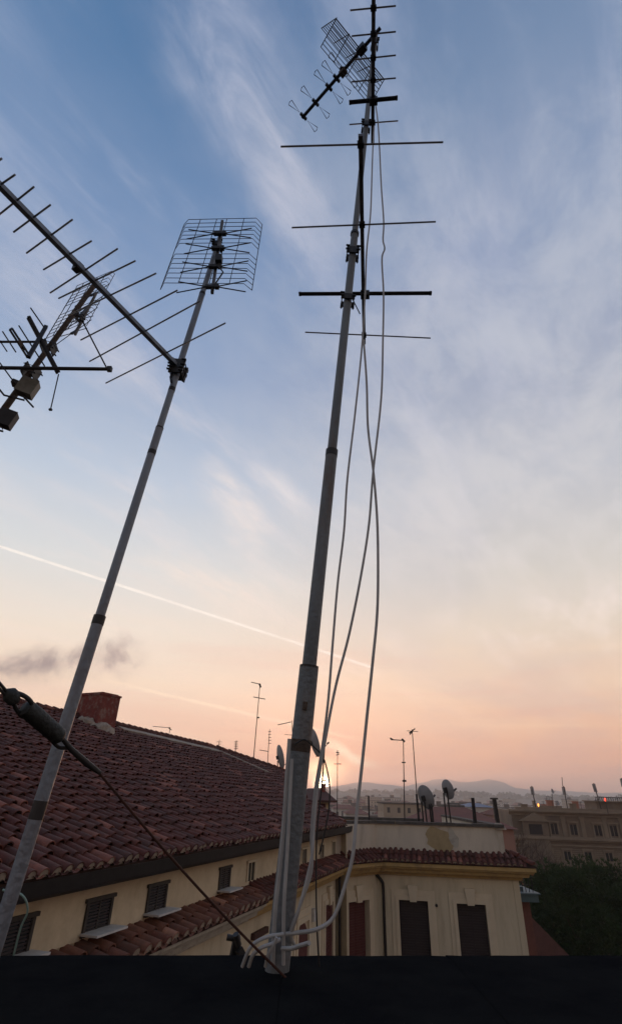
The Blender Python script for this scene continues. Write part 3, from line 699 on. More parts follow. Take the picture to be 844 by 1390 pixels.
for k in range(30):
    A2, B2 = (AB_[0],AB_[1]) if k < 15 else (AB_[1],AB_[2]); k %= 15
    f0, f1_ = k/n_, (k+1)/n_; ua_, ub2 = A2[0]+(B2[0]-A2[0])*f0, A2[0]+(B2[0]-A2[0])*f1_; va_, vb_ = A2[1]+(B2[1]-A2[1])*f0, A2[1]+(B2[1]-A2[1])*f1_
    w_ = .30+rm_.uniform(-.06,.05); hN = .125+rm_.uniform(-.006,.006)
    mb.hexa([RP(ua_,va_-w_,.02),RP(ub2,vb_-w_,.02),RP(ub2,vb_,.02),RP(ua_,va_,.02),RP(ua_,va_-w_,hN),RP(ub2,vb_-w_,hN),RP(ub2,vb_,hN+.02),RP(ua_,va_,hN+.02)])
mb.build('ridge_mortar', MORT, roof)
# chimney
cu, cv = onroof(128, 987)
Pc = RO + RU*cu + RV*(cv-.1)
ct = aty(130, 942, Pc.y)
def chim(parent, c, dx_, dy_, z0, z1, rz, m):
    mb = MB(); u_ = Vector((math.cos(rz),math.sin(rz),0)); v_ = Vector((-math.sin(rz),math.cos(rz),0)); zz = Vector((0,0,1))
    hc = (z0+z1)/2
    mb.obox(W(Vector((c.x,c.y,hc))), u_, v_, zz, dx_, dy_, (z1-z0)/2); o = mb.build('chimney', m, parent)
    mb = MB(); mb.obox(W(Vector((c.x,c.y,z1+.03))), u_, v_, zz, dx_+.03, dy_+.03, .03); mb.obox(W(Vector((c.x,c.y,z1+.08))), u_, v_, zz, dx_-.06, dy_-.06, .02); mb.build('chimney_cap', BRICK, o)
    return o
chy = Pc.y; wpx = (157-103)/FPX*Pc.dot(FWD)
rzc = math.atan2(RU.y, RU.x)
c_ = aty(131,965,Pc.y+.5)
co_ = chim(roof, Vector((c_.x,c_.y,0)), .46, .62, Pc.z-.6, aty(131,946,Pc.y+.5).z, rzc-.15, BRICK)
mb = MB(); c2 = aty(125,985,Pc.y-.1)
for (px,py,s) in ((112,978,.28),(124,982,.34),(138,988,.33),(146,990,.25)):
    p_ = W(aty(px,py,Pc.y-.15)); rq = random.Random(px)
    mb.tube([p_+Vector((rq.uniform(-.04,.04),rq.uniform(-.04,.04),z_)) for z_ in (-.25,-.12,0,.08,.13)], [s*1.25,s*1.15,s*.95,s*.7,s*.2], 9)
mb.build('chimney_flashing', MORT, roof)
# little hut with hipped roof behind, chimney pot against the sun
Yh = 36.
def hx(px, py): return aty(px, py, Yh)
a = hx(400,1087); b = hx(457,1090); 
hut = thing('rooftop_hut', 'small rooftop room with red roof and chimney pot right in front of the sun', 'rooftop room', tuple(W(Vector(((a.x+b.x)/2, Yh, -4)))))
mb = MB(); mb.box(tuple(W(Vector((a.x+.35,Yh+.3,-4)))), tuple(W(Vector((b.x-.45,Yh+4,a.z-.03))))); mb.build('wall', YELW, hut)
mb = MB(); zr = a.z-.03; x0,x1 = a.x-.1,b.x; y0,y1 = Yh-.2,Yh+4.5; xm = hx(432,1070).x; rz_ = hx(432,1082).z
zpk = hx(432,1070).z
R8 = [W(Vector(p_)) for p_ in ((x0,y0,zr),(x1,y0,zr),(x1,y1,zr),(x0,y1,zr),(x0,y0,zr+.10),(x1,y0,zr+.10),(x1,y1,zr+.10),(x0,y1,zr+.10),(x0+.9,Yh+2.2,zpk),(xm+.35,Yh+2.2,zpk))]
mb.add(R8, [(3,2,1,0),(0,1,5,4),(1,2,6,5),(2,3,7,6),(3,0,4,7),(4,5,9,8),(5,6,9),(6,7,8,9),(7,4,8)]); hr = mb.build('roof', TILE, hut)
pc = hx(440.5,1072); mb = MB(); 
zb_ = zpk-.35; zt_ = hx(440,1060).z
mb.cyl(W(Vector((pc.x,Yh+1.6,zb_-.2))), W(Vector((pc.x,Yh+1.6,zt_-.12))), .13, 10)
for k in range(4):
    a_ = k*math.pi/2+.7; mb.bar(W(Vector((pc.x+.1*math.cos(a_),Yh+1.6+.1*math.sin(a_),zt_-.13))), W(Vector((pc.x+.1*math.cos(a_),Yh+1.6+.1*math.sin(a_),zt_+.02))), .03,.03)
mb.cyl(W(Vector((pc.x,Yh+1.6,zt_+.02))), W(Vector((pc.x,Yh+1.6,zt_+.10))), .19, 10, .05); mb.build('chimney_pot', BRICK, hr)
mb = MB(); mb.box(tuple(W(Vector((hx(433,1100).x,Yh+.25,-2)))), tuple(W(Vector((hx(442,1100).x,Yh+.298,a.z-.1))))); mb.build('shutter', SHUTR, hut)

# ================================================================ right-hand building
rb_ = thing('apartment_building', 'cream building with roof terrace, tall shuttered windows and a patched flaking parapet', 'building', tuple(W(Vector((5.5,27,-20)))))
mb = MB(); ZW = -2.0
mb.add([W(Vector((x,y,z))) for z in (-20,ZW) for x,y in ((C0[0]-.02,C0[1]+.30),(C1[0]-.06,C1[1]+.26),(C2[0]-.24,C2[1]+.23),(C3[0]-.25,C3[1]),(C0[0]+2.2,36.5),(C0[0]+1.,27))], [(5,4,3,2,1,0),(6,7,8,9,10,11)]+[(k,(k+1)%6,6+(k+1)%6,6+k) for k in range(6)])
mb.build('wall_core', CREAM, rb_)
mb = MB(); sweep(mb, [C0,C1,C2,C3], [(o if o else -.05,z-.01) for o,z in CORN]); mb.build('cornice', YELC, rb_)
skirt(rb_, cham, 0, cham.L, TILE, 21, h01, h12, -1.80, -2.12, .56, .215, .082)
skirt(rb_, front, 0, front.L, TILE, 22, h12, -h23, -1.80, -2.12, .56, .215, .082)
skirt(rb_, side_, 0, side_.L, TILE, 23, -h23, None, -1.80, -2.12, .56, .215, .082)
mb = MB(); caps_along(mb, front.P(front.L+.5,-2.08,.52), front.P(front.L-.12,-1.76,-.05), .11, .3); mb.build('hip_tiles', TILE, rb_, True)
# parapet of the terrace, 20 cm thick, set back from the edge
def sweepw(plan, o1, o0, z0, z1): 
    mb = MB(); sweep(mb, plan, [(o0,z0),(o1,z0),(o1,z1),(o0,z1)]); return mb
ZP = -.96
PPL = [(C0[0]-.1,C0[1]-.3), C1, (C2[0]-.30,C2[1]+.044), (C3[0]-.3,C3[1])]
sweepw(PPL, -.03, -.26, -2.02, ZP).build('parapet', GREYW, rb_)
mb = MB(); rndc = random.Random(2)
for f_, a0, a1 in ((cham,-.1,cham.L-.02),(front,.02,front.L-.25)):
    u = a0
    while u < a1:
        l_ = min(rndc.uniform(.5,1.1), a1-u); f_.box(mb, u, u+l_-.012, ZP+.004, ZP+.10+rndc.uniform(-.008,.008), -.33+rndc.uniform(-.01,.01), .05+rndc.uniform(-.012,.012)); u += l_
mb.build('coping', COPE, rb_)
mb = MB(); side_.box(mb, .3, side_.L, ZP+.003, ZP+.1, -.6, -.22); mb.build('coping', COPE, rb_)
u0,_ = front.hit(578,1140,-.02); u1,_ = front.hit(614,1140,-.02); 
mb = MB(); n = 18; rr_ = random.Random(4); pts = []
uc, zc_, = (u0+u1)/2, -1.42
for k in range(n):
    a = 2*math.pi*k/n; r_ = 1+rr_.uniform(-.25,.22); pts.append(front.P(uc+math.cos(a)*(u1-u0)/2*r_, max(-1.86,min(-.99,zc_+math.sin(a)*.42*r_)), -.026))
mb.add(pts, [tuple(reversed(range(n)))]); 
th_ = [p_+front.N*.004 for p_ in pts]; mb = MB(); mb.add(pts+th_, [tuple(range(n)) , tuple(n+k for k in range(n))] + [(k,(k+1)%n,n+(k+1)%n,n+k) for k in range(n)]); mb.build('bare_render_patch', PATCH, rb_)
# pale repair smear beside it
mb = MB(); us = u1+.05; pts = []
for k in range(12):
    a = 2*math.pi*k/12; r_ = 1+rr_.uniform(-.3,.3); pts.append(front.P(us+math.cos(a)*.16*r_+.10*math.sin(a), -1.35-.30*math.sin(a)*r_, -.027))
mb.add(pts+[p_+front.N*.0075 for p_ in pts], [tuple(range(12)), tuple(12+k for k in range(12))] + [(k,(k+1)%12,12+(k+1)%12,12+k) for k in range(12)]); mb.build('plaster_patch', PALEC, rb_)
# terrace floor and the low yellow wall on it
mb = MB(); mb.add([W(Vector((x,y,z))) for z in (-1.99,-1.60) for x,y in ((C0[0]+.3,C0[1]+.4),(C1[0],C1[1]+.4),(C2[0]-.8,C2[1]+.4),(C3[0]-.8,C3[1]-.3),(C0[0]+2.6,36.2),(C0[0]+1.3,27))], [(5,4,3,2,1,0),(6,7,8,9,10,11)]+[(k,(k+1)%6,6+(k+1)%6,6+k) for k in range(6)])
mb.build('terrace_floor', COPE, rb_)
ya = 28.5; a = aty(455,1111,ya); b = aty(572,1115,ya); lf = Fr(a.x, ya, b.x, ya-.15)
mb = MB(); lf.box(mb, 0, lf.L, -1.62, a.z-.02, -.2, 0); pt = mb.build('inner_wall', YELC, rb_)
mb = MB(); lf.box(mb, -.05, lf.L+.05, a.z-.018, a.z+.09, -.27, .07); mb.build('inner_wall_coping', COPE, pt)
a2 = aty(566,1113,26.8); b2 = aty(655,1118,26.8); lf2 = Fr(a2.x, 27.2, b2.x+.4, 26.8)
mb = MB(); lf2.box(mb, 0, lf2.L, -1.62, a2.z-.08, -.25, 0); mb.build('kerb_wall', COPE, rb_)
# openings
for (xl,xr,yt) in ((541,580,1221),(619,658,1226)):
    ua,z_ = front.hit(xl,yt,.01); ub_,_ = front.hit(xr,yt,.01); opening(rb_, front, (ua+ub_)/2, ub_-ua, z_, -5.9, SHUT, key=True, hole='front')
ua,z_ = cham.hit(471,1221,.01); ub_,_ = cham.hit(500,1220,.01); opening(rb_, cham, (ua+ub_)/2, (ub_-ua)*.97, -3.3, -5.9, SHUTR, key=True, hole='cham')
for fl in range(1,4):
    for (xl,xr,yt) in ((541,580,1221),(619,658,1226)):
        ua,_ = front.hit(xl,yt,.01); ub_,_ = front.hit(xr,yt,.01); opening(rb_, front, (ua+ub_)/2, ub_-ua, -3.25-3.6*fl, -5.6-3.6*fl, SHUT, key=True, hole='front')
facade(rb_, front, 'front', 0, front.L-.004, -2.0, -20); facade(rb_, cham, 'cham', 0, cham.L, -2.0, -20); facade(rb_, side_, 'side', 0, side_.L, -2.0, -20)
u,z_ = front.hit(592,1229,.01); mb = MB(); c = front.P(u,z_,.02); mb.cyl(c-front.N*.02, c+front.N*.03, .05, 12); mb.build('vent_pipe', BLKPL, rb_, True)
# rain pipes
mb = MB(); u,_ = front.hit(521,1240,.08); mb.tube(spline([front.P(u-.28,-2.56,.05), front.P(u-.20,-2.62,.10), front.P(u-.03,-2.80,.12), front.P(u,-3.0,.11), front.P(u,-4.2,.11), front.P(u,-8,.11), front.P(u,-19.5,.11)]), .055, 12); mb.build('downpipe', GUTT, rb_, True)
mb = MB(); mb.tube([wing.P(wing.L-.12,-2.5,.10), wing.P(wing.L-.12,-8,.10), wing.P(wing.L-.12,-19.5,.10)], .05, 12); mb.build('downpipe', GUTT, rb_, True)
# ground-floor band
mb = MB(); sweep(mb, [C0,C1,C2,C3], [(0,-6.55),(.10,-6.55),(.12,-6.35),(0,-6.35)]); mb.build('string_course', YELC, rb_)

# ---------------------------------------------------------------- dishes, posts and aerials on the terrace
def post(label, px0, py0, px1, py1, Y, r, m=DARKM, cat='post', name='terrace_post', group=None, tilt=True):
    a, b = aty(px0,py0,Y), aty(px1,py1,Y)
    mb = MB(); a = Vector((a.x,Y,min(a.z,-1.0))) 
    foot = Vector((a.x,Y,-1.60)) if Y < 36 else a
    mb.cyl(W(foot), W(b), r, 8); mb.box(tuple(W(foot)-Vector((.08,.08,0))), tuple(W(foot)+Vector((.08,.08,.03))))
    o = mb.build(name, m, None, True); tag(o, label, cat, group); return o
post('short thin dark post standing alone left of the tall aerials', 501,1115,500,1080, 26.2,.035)
def sat(name, label, px, py, w_px, h_px, Y, polexs, ybase, feed, yaw, tilt=.35, base=-1.6, group='satellite dishes'):
    c = aty(px,py,Y); s = FPX; 
    D_ = h_px/FPX*c.dot(FWD)/2*1.0
    t = thing(name, label, 'satellite dish', tuple(W(Vector((c.x,Y,base)))), group)
    aim = Vector((math.cos(yaw)*math.cos(tilt), math.sin(yaw)*math.cos(tilt), math.sin(tilt))); sdv = Vector((-math.sin(yaw),math.cos(yaw),0)); upv = aim.cross(sdv)
    if upv.z < 0: upv = -upv
    mb = MB(); vs = []; rings = 5; n = 24
    for back_i in (0,1):
        for i in range(rings+1):
            r_ = D_*i/rings
            for k in range(n):
                a = 2*math.pi*k/n; vs.append(W(c) + sdv*math.cos(a)*r_*.92 + upv*math.sin(a)*r_ + aim*((i/rings)**2*D_*.22 - back_i*.025))
    fs = []
    m_ = (rings+1)*n
    for bi in (0,1):
        for i in range(rings):
            for k in range(n):
                f = (bi*m_+i*n+k, bi*m_+i*n+(k+1)%n, bi*m_+(i+1)*n+(k+1)%n, bi*m_+(i+1)*n+k); fs.append(f if bi==0 else f[::-1])
    for k in range(n): fs.append((rings*n+k, rings*n+(k+1)%n, m_+rings*n+(k+1)%n, m_+rings*n+k))
    mb.add(vs, fs); mb.build('reflector', DISH, t, True)
    mb = MB(); tip = W(c) + aim*D_*1.15 - upv*D_*.35; mb.cyl(W(c)-upv*D_*.95, tip, .016, 6); mb.build('feed_arm', DARKM, t)
    mb = MB(); mb.cyl(tip-aim*.02+upv*.02, tip+aim*.10+upv*.05, .04, 8); mb.build('feed_horn', BLKPL, t)
    for (x0,x1) in polexs:
        mb = MB(); p0 = aty(x0,ybase,Y); mb.cyl(W(Vector((p0.x,Y,base))), W(aty(x1,py+h_px*.15,Y))-aim*.06, .032, 8); mb.build('pole', DARKM, t)
    mb = MB(); mb.obox(W(c)-aim*.08, aim, sdv, upv, .06,.06,.10); mb.build('bracket', BLKPL, t)
    return t
sat('satellite_dish', 'round dish on leaning dark poles, left of the pair on the terrace', 576,1083,17,30, 26.0, ((575,573),(580,577),(586,583)), 1112, None, .62)
sat('satellite_dish', 'dish raised higher on two thin poles, right of the pair on the terrace', 606,1072,11,24, 26.2, ((606,603),(612,608)), 1112, None, .5, .25)
for (x0,x1,yt) in ((569,565,1078),(588,584,1080)): post('dark support post beside the round terrace dish', x0,1114,x1,yt,25.9,.045, group='posts beside the round dish')
for (x0,x1) in ((643,640),(646,642)): post('one of two close dark leaning posts right of the raised dish', x0,1118,x1,1083,25.6,.04, group='twin dark posts on the terrace')
t = thing('terrace_post', 'thick dark capped post at the right end of the parapet, in white mortar', 'post', tuple(W(aty(676,1119,24.7))))
a, b = aty(676,1121,24.6), aty(670,1084,24.6)
mb = MB(); mb.bar(W(a)-Vector((0,0,.2)), W(b), .13,.13, Vector((0,1,0))); mb.build('shaft', DARKM, t)
mb = MB(); mb.obox(W(b), Vector((1,0,0)), Vector((0,1,0)), Vector((0,0,1)), .13,.10,.03); mb.build('cap', COPE, t)
mb = MB(); mb.tube([W(a)+Vector((0,0,-.12)), W(a)+Vector((0,0,0)), W(a)+Vector((0,0,.10))], [.30,.22,.10], 12); mb.build('mortar_collar', MORT, t, True)

def aerial(name, label, xb, yb, xt, yt, Y, arms, r=.022, foot=None):
    """far aerial: pole and cross arms given as (px0,py0,px1,py1,thickness)"""
    a, b = aty(xb,yb,Y), aty(xt,yt,Y)
    t = thing(name, label, 'aerial', tuple(W(a)))
    A = Vector((a.x,Y,foot if foot is not None else a.z)); mb = MB()
    mb.tube([W(A), W(A.lerp(b,.5)), W(b)], [r*1.2, r, r*.8], 7); mb.build('pole', DARKM, t)
    for (x0,y0,x1,y1,k) in arms:
        mb = MB(); p_, q_ = aty(x0,y0,Y), aty(x1,y1,Y); mb.cyl(W(p_), W(q_), r*k, 6); mb.build('arm', DARKM, t)
    return t
aerial('rooftop_aerial', 'tall upright aerial with a left arm at its tip, behind the terrace', 548,1116,547,1003, 26.6, [(530,1004,547,1005,1.0),(545,1035,550,1035,1.2),(546,1060,551,1060,2),(529,1002,533,1004,1.6),(545,1003,549,1007,2)], foot=-1.6)
aerial('rooftop_aerial', 'tall leaning aerial with small crossed tip rods, left of the round dish', 568,1114,559,990, 26.3, [(552,992,567,993,.6),(555,995,563,989,1.2),(556,997,560,992,1.4)], foot=-1.6)
aerial('rooftop_aerial', 'slender aerial with a short crossbar just right of the sun', 457,1110,458,1018, 33, [(453,1037,463,1037,.9),(456,1021,460,1022,1.6),(456,1025,460,1024,1.2)], .02, -3.5)
def roofaer(label, xb, yb, xt, yt, Y, arms, r=.022):
    return aerial('rooftop_aerial', label, xb, yb, xt, yt, Y, arms, r, aty(xb,yb,Y).z-1.2)
roofaer('tallest aerial on the tiled ridge, with two crossbars near the tip', 344,1027,353,928, 36, [(341,926,354,929,1),(344,946,360,949,1),(349,974,352,974,1.8),(352,928,354,933,2.4)], .026)
roofaer('medium aerial on the ridge with many tiny rods and a low left arm', 363,1036,366,990, 38, [(352,1018,364,1020,1)]+[(364,993+i*4,368,993+i*4,.8) for i in range(5)], .022)
roofaer('short fuzzy aerial on the ridge, left of the tallest one', 319,1022,321,1005, 35, [(318,1007+i*3,323,1007+i*3,.8) for i in range(4)], .024)
roofaer('tiny faint aerial at the left end of the ridge group', 297,1014,298,1004, 34, [(294,1007,301,1007,.7),(296,1010,300,1010,.7)], .016)
roofaer('low aerial with a long left arm, between chimney and ridge group', 230,1002,231,987, 30, [(208,986,232,988,.9),(229,988,233,991,1.5)], .016)
roofaer('aerial arm showing just left of the thick mast', 402,1050,396,978, 38, [(377,984,395,980,1.1),(386,997,398,998,.6)], .024)
sat('satellite_dish', 'dish on the tiled ridge just left of the thick mast', 378,1028,9,30, 37, ((379,378),), 1046, None, .35, .25, aty(378,1046,37).z-1.2)
sat('satellite_dish', 'dish on a slim pole showing just right of the thick mast', 424,1009,10,36, 30, ((414,419),), 1066, None, .3, .3, aty(414,1066,30).z-1.2)
# ================================================================ street level and farther things
def place(o, x, y, z, rz=0, s=(1,1,1)):
    o.location = (x,y,z); o.rotation_euler = (0,0,rz); o.scale = s
g = MB()
gn = 24; R_ = 9000
g.add([(R_*math.cos(2*math.pi*k/gn), R_*math.sin(2*math.pi*k/gn)+1500, 0) for k in range(gn)], [tuple(range(gn))]); struct(g.build('ground', ASPH))

# ---- stone palace in the right distance
YP = 100.
PF = Fr(*aty(694,1110,YP+2).xy, *aty(905,1112,YP-1).xy)
pal = thing('palace', 'long brown stone palace at right with rows of windows, cornices and a pedimented corner', 'building', tuple(W(Vector((PF.P(PF.L/2,0)[0],YP,-20)))))
def pz(py): return PF.hit(800,py)[1]
def pu(px, py=1150): return PF.hit(px,py)[0]
zt0 = pz(1103)
mb = MB(); PF.box(mb, 0, PF.L, -20, zt0, -16, 0); mb.build('wall', TRAV, pal)
def strip(z0,z1,n,u0=-.3,u1=None,nm='cornice',m=TRAVL):
    mb = MB(); PF.box(mb, u0, (PF.L+.3 if u1 is None else u1), z0, z1, -.1, n); return mb.build(nm, m, pal)
mb = MB()
for (y0,y1,n) in ((1104,1101.5,.9),(1106,1104.2,.6),(1109,1106.2,.3)): PF.box(mb, -.5, PF.L+.5, pz(y0), pz(y1), -.1, n)
mb.build('cornice', TRAVL, pal)
mb = MB()
for (y0,y1,n) in ((1141,1137,.7),(1143.5,1141.2,.4),(1150,1148,.3)): PF.box(mb, -.4, PF.L+.4, pz(y0), pz(y1), -.1, n)
mb.build('string_course', TRAVL, pal)
mb = MB(); PF.box(mb, -.4, PF.L+.4, pz(1176), pz(1173.5), -.1, .4); mb.build('string_course', TRAVL, pal)
mb = MB(); PF.box(mb, 1, PF.L-.5, zt0, zt0+.5, -1.4, -1.0); mb.build('attic_parapet', TRAVL, pal)
rows = [(1120,1134,1.05,[752,778,811,832,856]),(1157,1168,1.0,[745,770,798,826,853]),(1179,1187,.8,[772,800,828])]
for (yt_,yb_,w_,xs) in rows:
    for x in xs:
        u = pu(x,(yt_+yb_)/2); z1,z0 = pz(yt_),pz(yb_)
        mb = MB(); PF.box(mb, u-w_/2, u+w_/2, z0, z1, .004, .03); wn = mb.build('window', GLASS, pal)
        mb = MB(); PF.box(mb, u-w_/2-.22, u-w_/2, z0-.2, z1+.2, .003,.14); PF.box(mb, u+w_/2, u+w_/2+.22, z0-.2, z1+.2, .003,.14); PF.box(mb, u-w_/2-.35, u+w_/2+.35, z1+.2, z1+.42, .003,.26); PF.box(mb, u-w_/2-.3, u+w_/2+.3, z0-.4, z0-.2, .003,.24)
        PF.box(mb, u-.04, u+.04, z0, z1, .031, .06)
        mb.build('frame', TRAVL, wn)
mb = MB()
for x in (738,765,791,821,844,868):
    u = pu(x,1125); PF.box(mb, u-.3, u+.3, pz(1136.8), pz(1109.4), .003, .16); PF.box(mb, u-.42, u+.42, pz(1112), pz(1109.4), .004, .24)
mb.build('pilasters', TRAVL, pal)
mb = MB()
for k in range(9):
    z = pz(1151+k*2.6); PF.box(mb, 0, PF.L, z-.07, z, .002, .02)
mb.build('rustication', TRAVL, pal)
rch = random.Random(17)
for k in range(7):
    u = rch.uniform(3, PF.L-12); n_ = -rch.uniform(3,12); mb = MB(); w_ = rch.uniform(.4,1.2); h_ = rch.uniform(.5,1.5)
    PF.box(mb, u, u+w_, zt0+.003, zt0+h_, n_-.7, n_); PF.box(mb, u-.08, u+w_+.08, zt0+h_+.003, zt0+h_+.12, n_-.78, n_+.08); mb.build('chimney', PINK if k%3==0 else TRAVL, pal)
# pediment of the corner pavilion
u0,u1 = pu(706,1110), pu(740,1110); um=(u0+u1)/2; z0 = pz(1117); z1=pz(1108)
mb = MB()
for nn in (0,):
    vs = [PF.P(u0-.4,z0,.9),PF.P(u1+.4,z0,.9),PF.P(um,z1+.35,.9),PF.P(u0-.4,z0,-.5),PF.P(u1+.4,z0,-.5),PF.P(um,z1+.35,-.5)]
    mb.add(vs, [(0,1,2),(5,4,3),(0,3,4,1),(1,4,5,2),(2,5,3,0)])
    vs = [PF.P(u0+.5,z0+.15,.93),PF.P(u1-.5,z0+.15,.93),PF.P(um,z1,.93)]; 
mb.build('pediment', TRAVL, pal)
mb = MB(); PF.box(mb, u0, u1, -20, z0-.003, -.1, .55); pv = mb.build('corner_pavilion', TRAV, pal)
mb = MB(); PF.box(mb, um-1.0, um+1.0, pz(1135), pz(1121), .553, .60); mb.build('window', GLASS, pv)
# roof block with railing at the far right
u0,u1 = pu(817,1090), pu(880,1090); mb = MB(); PF.box(mb, u0, u1, zt0+.003, pz(1088), -9, -3); rbk = mb.build('roof_block', TRAV, pal)
mb = MB(); PF.box(mb, u0-.3, u1+.3, pz(1088)+.003, pz(1086.6), -9.3, -2.7); mb.build('slab', TRAVL, rbk)
mb = MB()
for k in range(26): 
    u = u0 + (u1-u0)*k/25; mb.bar(PF.P(u,pz(1086.6),-3.1), PF.P(u+.25,pz(1081.5),-3.1), .08,.08)
mb.bar(PF.P(u0,pz(1081.5),-3.1), PF.P(u1,pz(1081.5),-3.1), .1,.1); mb.build('railing', DARKM, rbk)
mb = MB(); PF.box(mb, pu(741,1100), pu(770,1100), zt0+.003, pz(1096), -8,-4); mb.build('roof_hut', TRAVL, pal)
# cell masts on the palace
def cellmast(label, xb, yb, xt, yt, Y, heads):
    a, b = aty(xb,yb,Y), aty(xt,yt,Y); t = thing('cell_mast', label, 'cell mast', tuple(W(Vector((a.x,Y,zt0)))), None)
    mb = MB(); mb.tube([W(Vector((a.x,Y,zt0-.1))), W(b)], .08, 8); mb.build('pole', DARKM, t)
    for k in range(heads):
        an = k*2.1+.6; o_ = Vector((math.cos(an)*.20, math.sin(an)*.20, 0)); d = (b-a).normalized()
        mb = MB(); mb.obox(W(b)+o_-d*.7, Vector((1,0,0)), Vector((0,1,0)), d, .09,.07,.6); mb.build('sector_panel', DISH, t)
    return t
cellmast('leaning cell mast with panel heads, leftmost on the palace roof', 726,1092,721,1067, 104, 3)
cellmast('leaning cell mast with a thin whip, middle of the three on the palace roof', 769,1094,764,1067, 104, 2)
cellmast('leaning cell mast beside the railed roof block at far right', 817,1104,805,1063, 102, 3)
wp = aty(763,1067,104); t_ = [o for o in bpy.data.objects if o.get('label','').startswith('leaning cell mast with a thin whip')][0]
mb = MB(); mb.cyl(W(wp), W(aty(762,1055,104)), .05, 6); mb.build('whip', DARKM, t_)
cellmast('cut-off cell mast at the right frame edge above the roof block', 850,1086,843,1056, 98, 2)
def lampo(px,py,Y,m,label):
    c = aty(px,py,Y); mb = MB()
    mb.tube([W(c)+Vector((0,0,-.28)), W(c)+Vector((0,0,-.1)), W(c), W(c)+Vector((0,0,.1)), W(c)+Vector((0,0,.2))], [.05,.10,.13,.10,.03], 10)
    t = thing('roof_lamp', label, 'lamp', tuple(W(c))); mb.build('glass', m, t, True)
    mb = MB(); mb.cyl(W(Vector((c.x,Y,zt0))), W(c)-Vector((0,0,.28)), .05, 6); mb.build('stem', DARKM, t)
lampo(730,1092.5,103,LAMP,'small orange lamp glowing on the palace roof')
lampo(820.5,1085,97,LAMPR,'small red lamp glowing beside the railed roof block')
# small dish masts on the palace roof
for (x,y,lb) in ((749,1074,'pale small dish on a stick above the palace roof'),(756,1090,'dark dish squatting on the palace roof')):
    sat('satellite_dish', lb, x, y, 6, 6, 105, ((x,x),), 1096, None, -.9, .3, zt0-.1)
# ---- buildings and greenery between
pk = thing('pink_house', 'pink gabled house below the palace, right of the cream building', 'building', tuple(W(aty(720,1190,52))))
Yk = 52.
def kx(px,py,Y=Yk): return aty(px,py,Y)
gz = kx(722,1180).z; ez = kx(748,1201).z; xl = kx(700,1200).x-1.5; xr = kx(746,1200).x; xm = kx(722,1190).x
mb = MB(); vs = []
for y in (Yk,Yk+9): vs += [W(Vector(p_)) for p_ in ((xl,y,-20),(xr,y,-20),(xr,y,ez),(xm,y,gz),(xl,y,ez))]
mb.add(vs, [(0,1,2,3,4),(9,8,7,6,5),(0,5,6,1),(1,6,7,2),(2,7,8,3),(3,8,9,4),(4,9,5,0)]); mb.build('wall', PINK, pk)
mb = MB()
for (xa,za,xb,zb) in ((xl-.35,ez-.12,xm,gz+.02),(xm,gz+.02,xr+.4,ez-.16)):
    c = [W(Vector(p_)) for p_ in ((xa,Yk-.35,za),(xb,Yk-.35,zb),(xb,Yk+9.3,zb),(xa,Yk+9.3,za))]; mb.hexa(c+[v+Vector((0,0,.14)) for v in c])
rf_ = mb.build('roof', CROOF, pk)
mb = MB(); mb.bar(W(Vector((xm+.1,Yk-.38,gz+.15))), W(Vector((xr+.42,Yk-.38,ez-.03))), .10, .10); mb.build('metal_flashing', MARB, rf_)
mb = MB(); q = kx(716,1193); mb.box(tuple(W(q)+Vector((-.25,-.04,-.35))), tuple(W(q)+Vector((.25,-.005,.3)))); mb.build('window', GLASS, pk)
# low red-brown block beyond the cream building's corner, with a teal canopy
bk = thing('brick_block', 'dark red brick block with a teal metal canopy beside the cream building corner', 'building', tuple(W(aty(712,1260,33))))
Yb = 33.
a, b = aty(700,1222,Yb), aty(722,1222,Yb)
mb = MB(); mb.box(tuple(W(Vector((a.x-.5,Yb,-20)))), tuple(W(Vector((b.x-.15,Yb+5,a.z-.02))))); mb.build('wall', mat('dark brick',(.17,.07,.055),(.11,.05,.04),.9,0,3,.3,8), bk)
mb = MB(); z0, z1 = a.z, aty(712,1212,Yb).z
mb.box(tuple(W(Vector((a.x-.8,Yb-.5,z0)))), tuple(W(Vector((b.x+.15,Yb+5.2,z1)))))
mb.box(tuple(W(Vector((a.x-.8,Yb-.6,z1+.002)))), tuple(W(Vector((b.x+.25,Yb+5.3,z1+.06))))); mb.build('canopy', TEAL, bk)
mb = MB(); c = aty(704,1207,Yb); mb.box(tuple(W(c)+Vector((-.5,0,-.5))), tuple(W(c)+Vector((.2,1.4,.1)))); mb.build('box_housing', TEAL, bk)
mb = MB(); c = aty(714,1212,Yb-.3)
for k in range(5): mb.bar(W(c)+Vector((-.35+k*.17,0,0)), W(c)+Vector((-.35+k*.17,0,.62)), .025,.025)
mb.bar(W(c)+Vector((-.4,0,.62)), W(c)+Vector((.4,0,.62)), .03,.03); mb.bar(W(c)+Vector((-.4,0,.3)), W(c)+Vector((.4,0,.3)), .025,.025)
mb.build('railing', DARKM, bk)
# salmon lower house under the pine
sh = thing('low_house', 'low dark salmon house with a sloping roof under the pine, lower right', 'building', tuple(W(aty(735,1290,40))))
Yl = 40.
a, b, c = aty(716,1240,Yl), aty(775,1300,Yl), aty(716,1330,Yl)
mb = MB(); vs = []
for y in (Yl,Yl+5): vs += [W(Vector(p_)) for p_ in ((a.x-1,y,-20),(b.x,y,-20),(b.x,y,b.z),(a.x,y,a.z),(a.x-1,y,a.z))]
mb.add(vs, [(0,1,2,3,4),(9,8,7,6,5),(0,5,6,1),(1,6,7,2),(2,7,8,3),(3,8,9,4),(4,9,5,0)]); mb.build('wall', mat('salmon stucco',(.13,.06,.05),(.09,.045,.038),.9,0,2), sh)

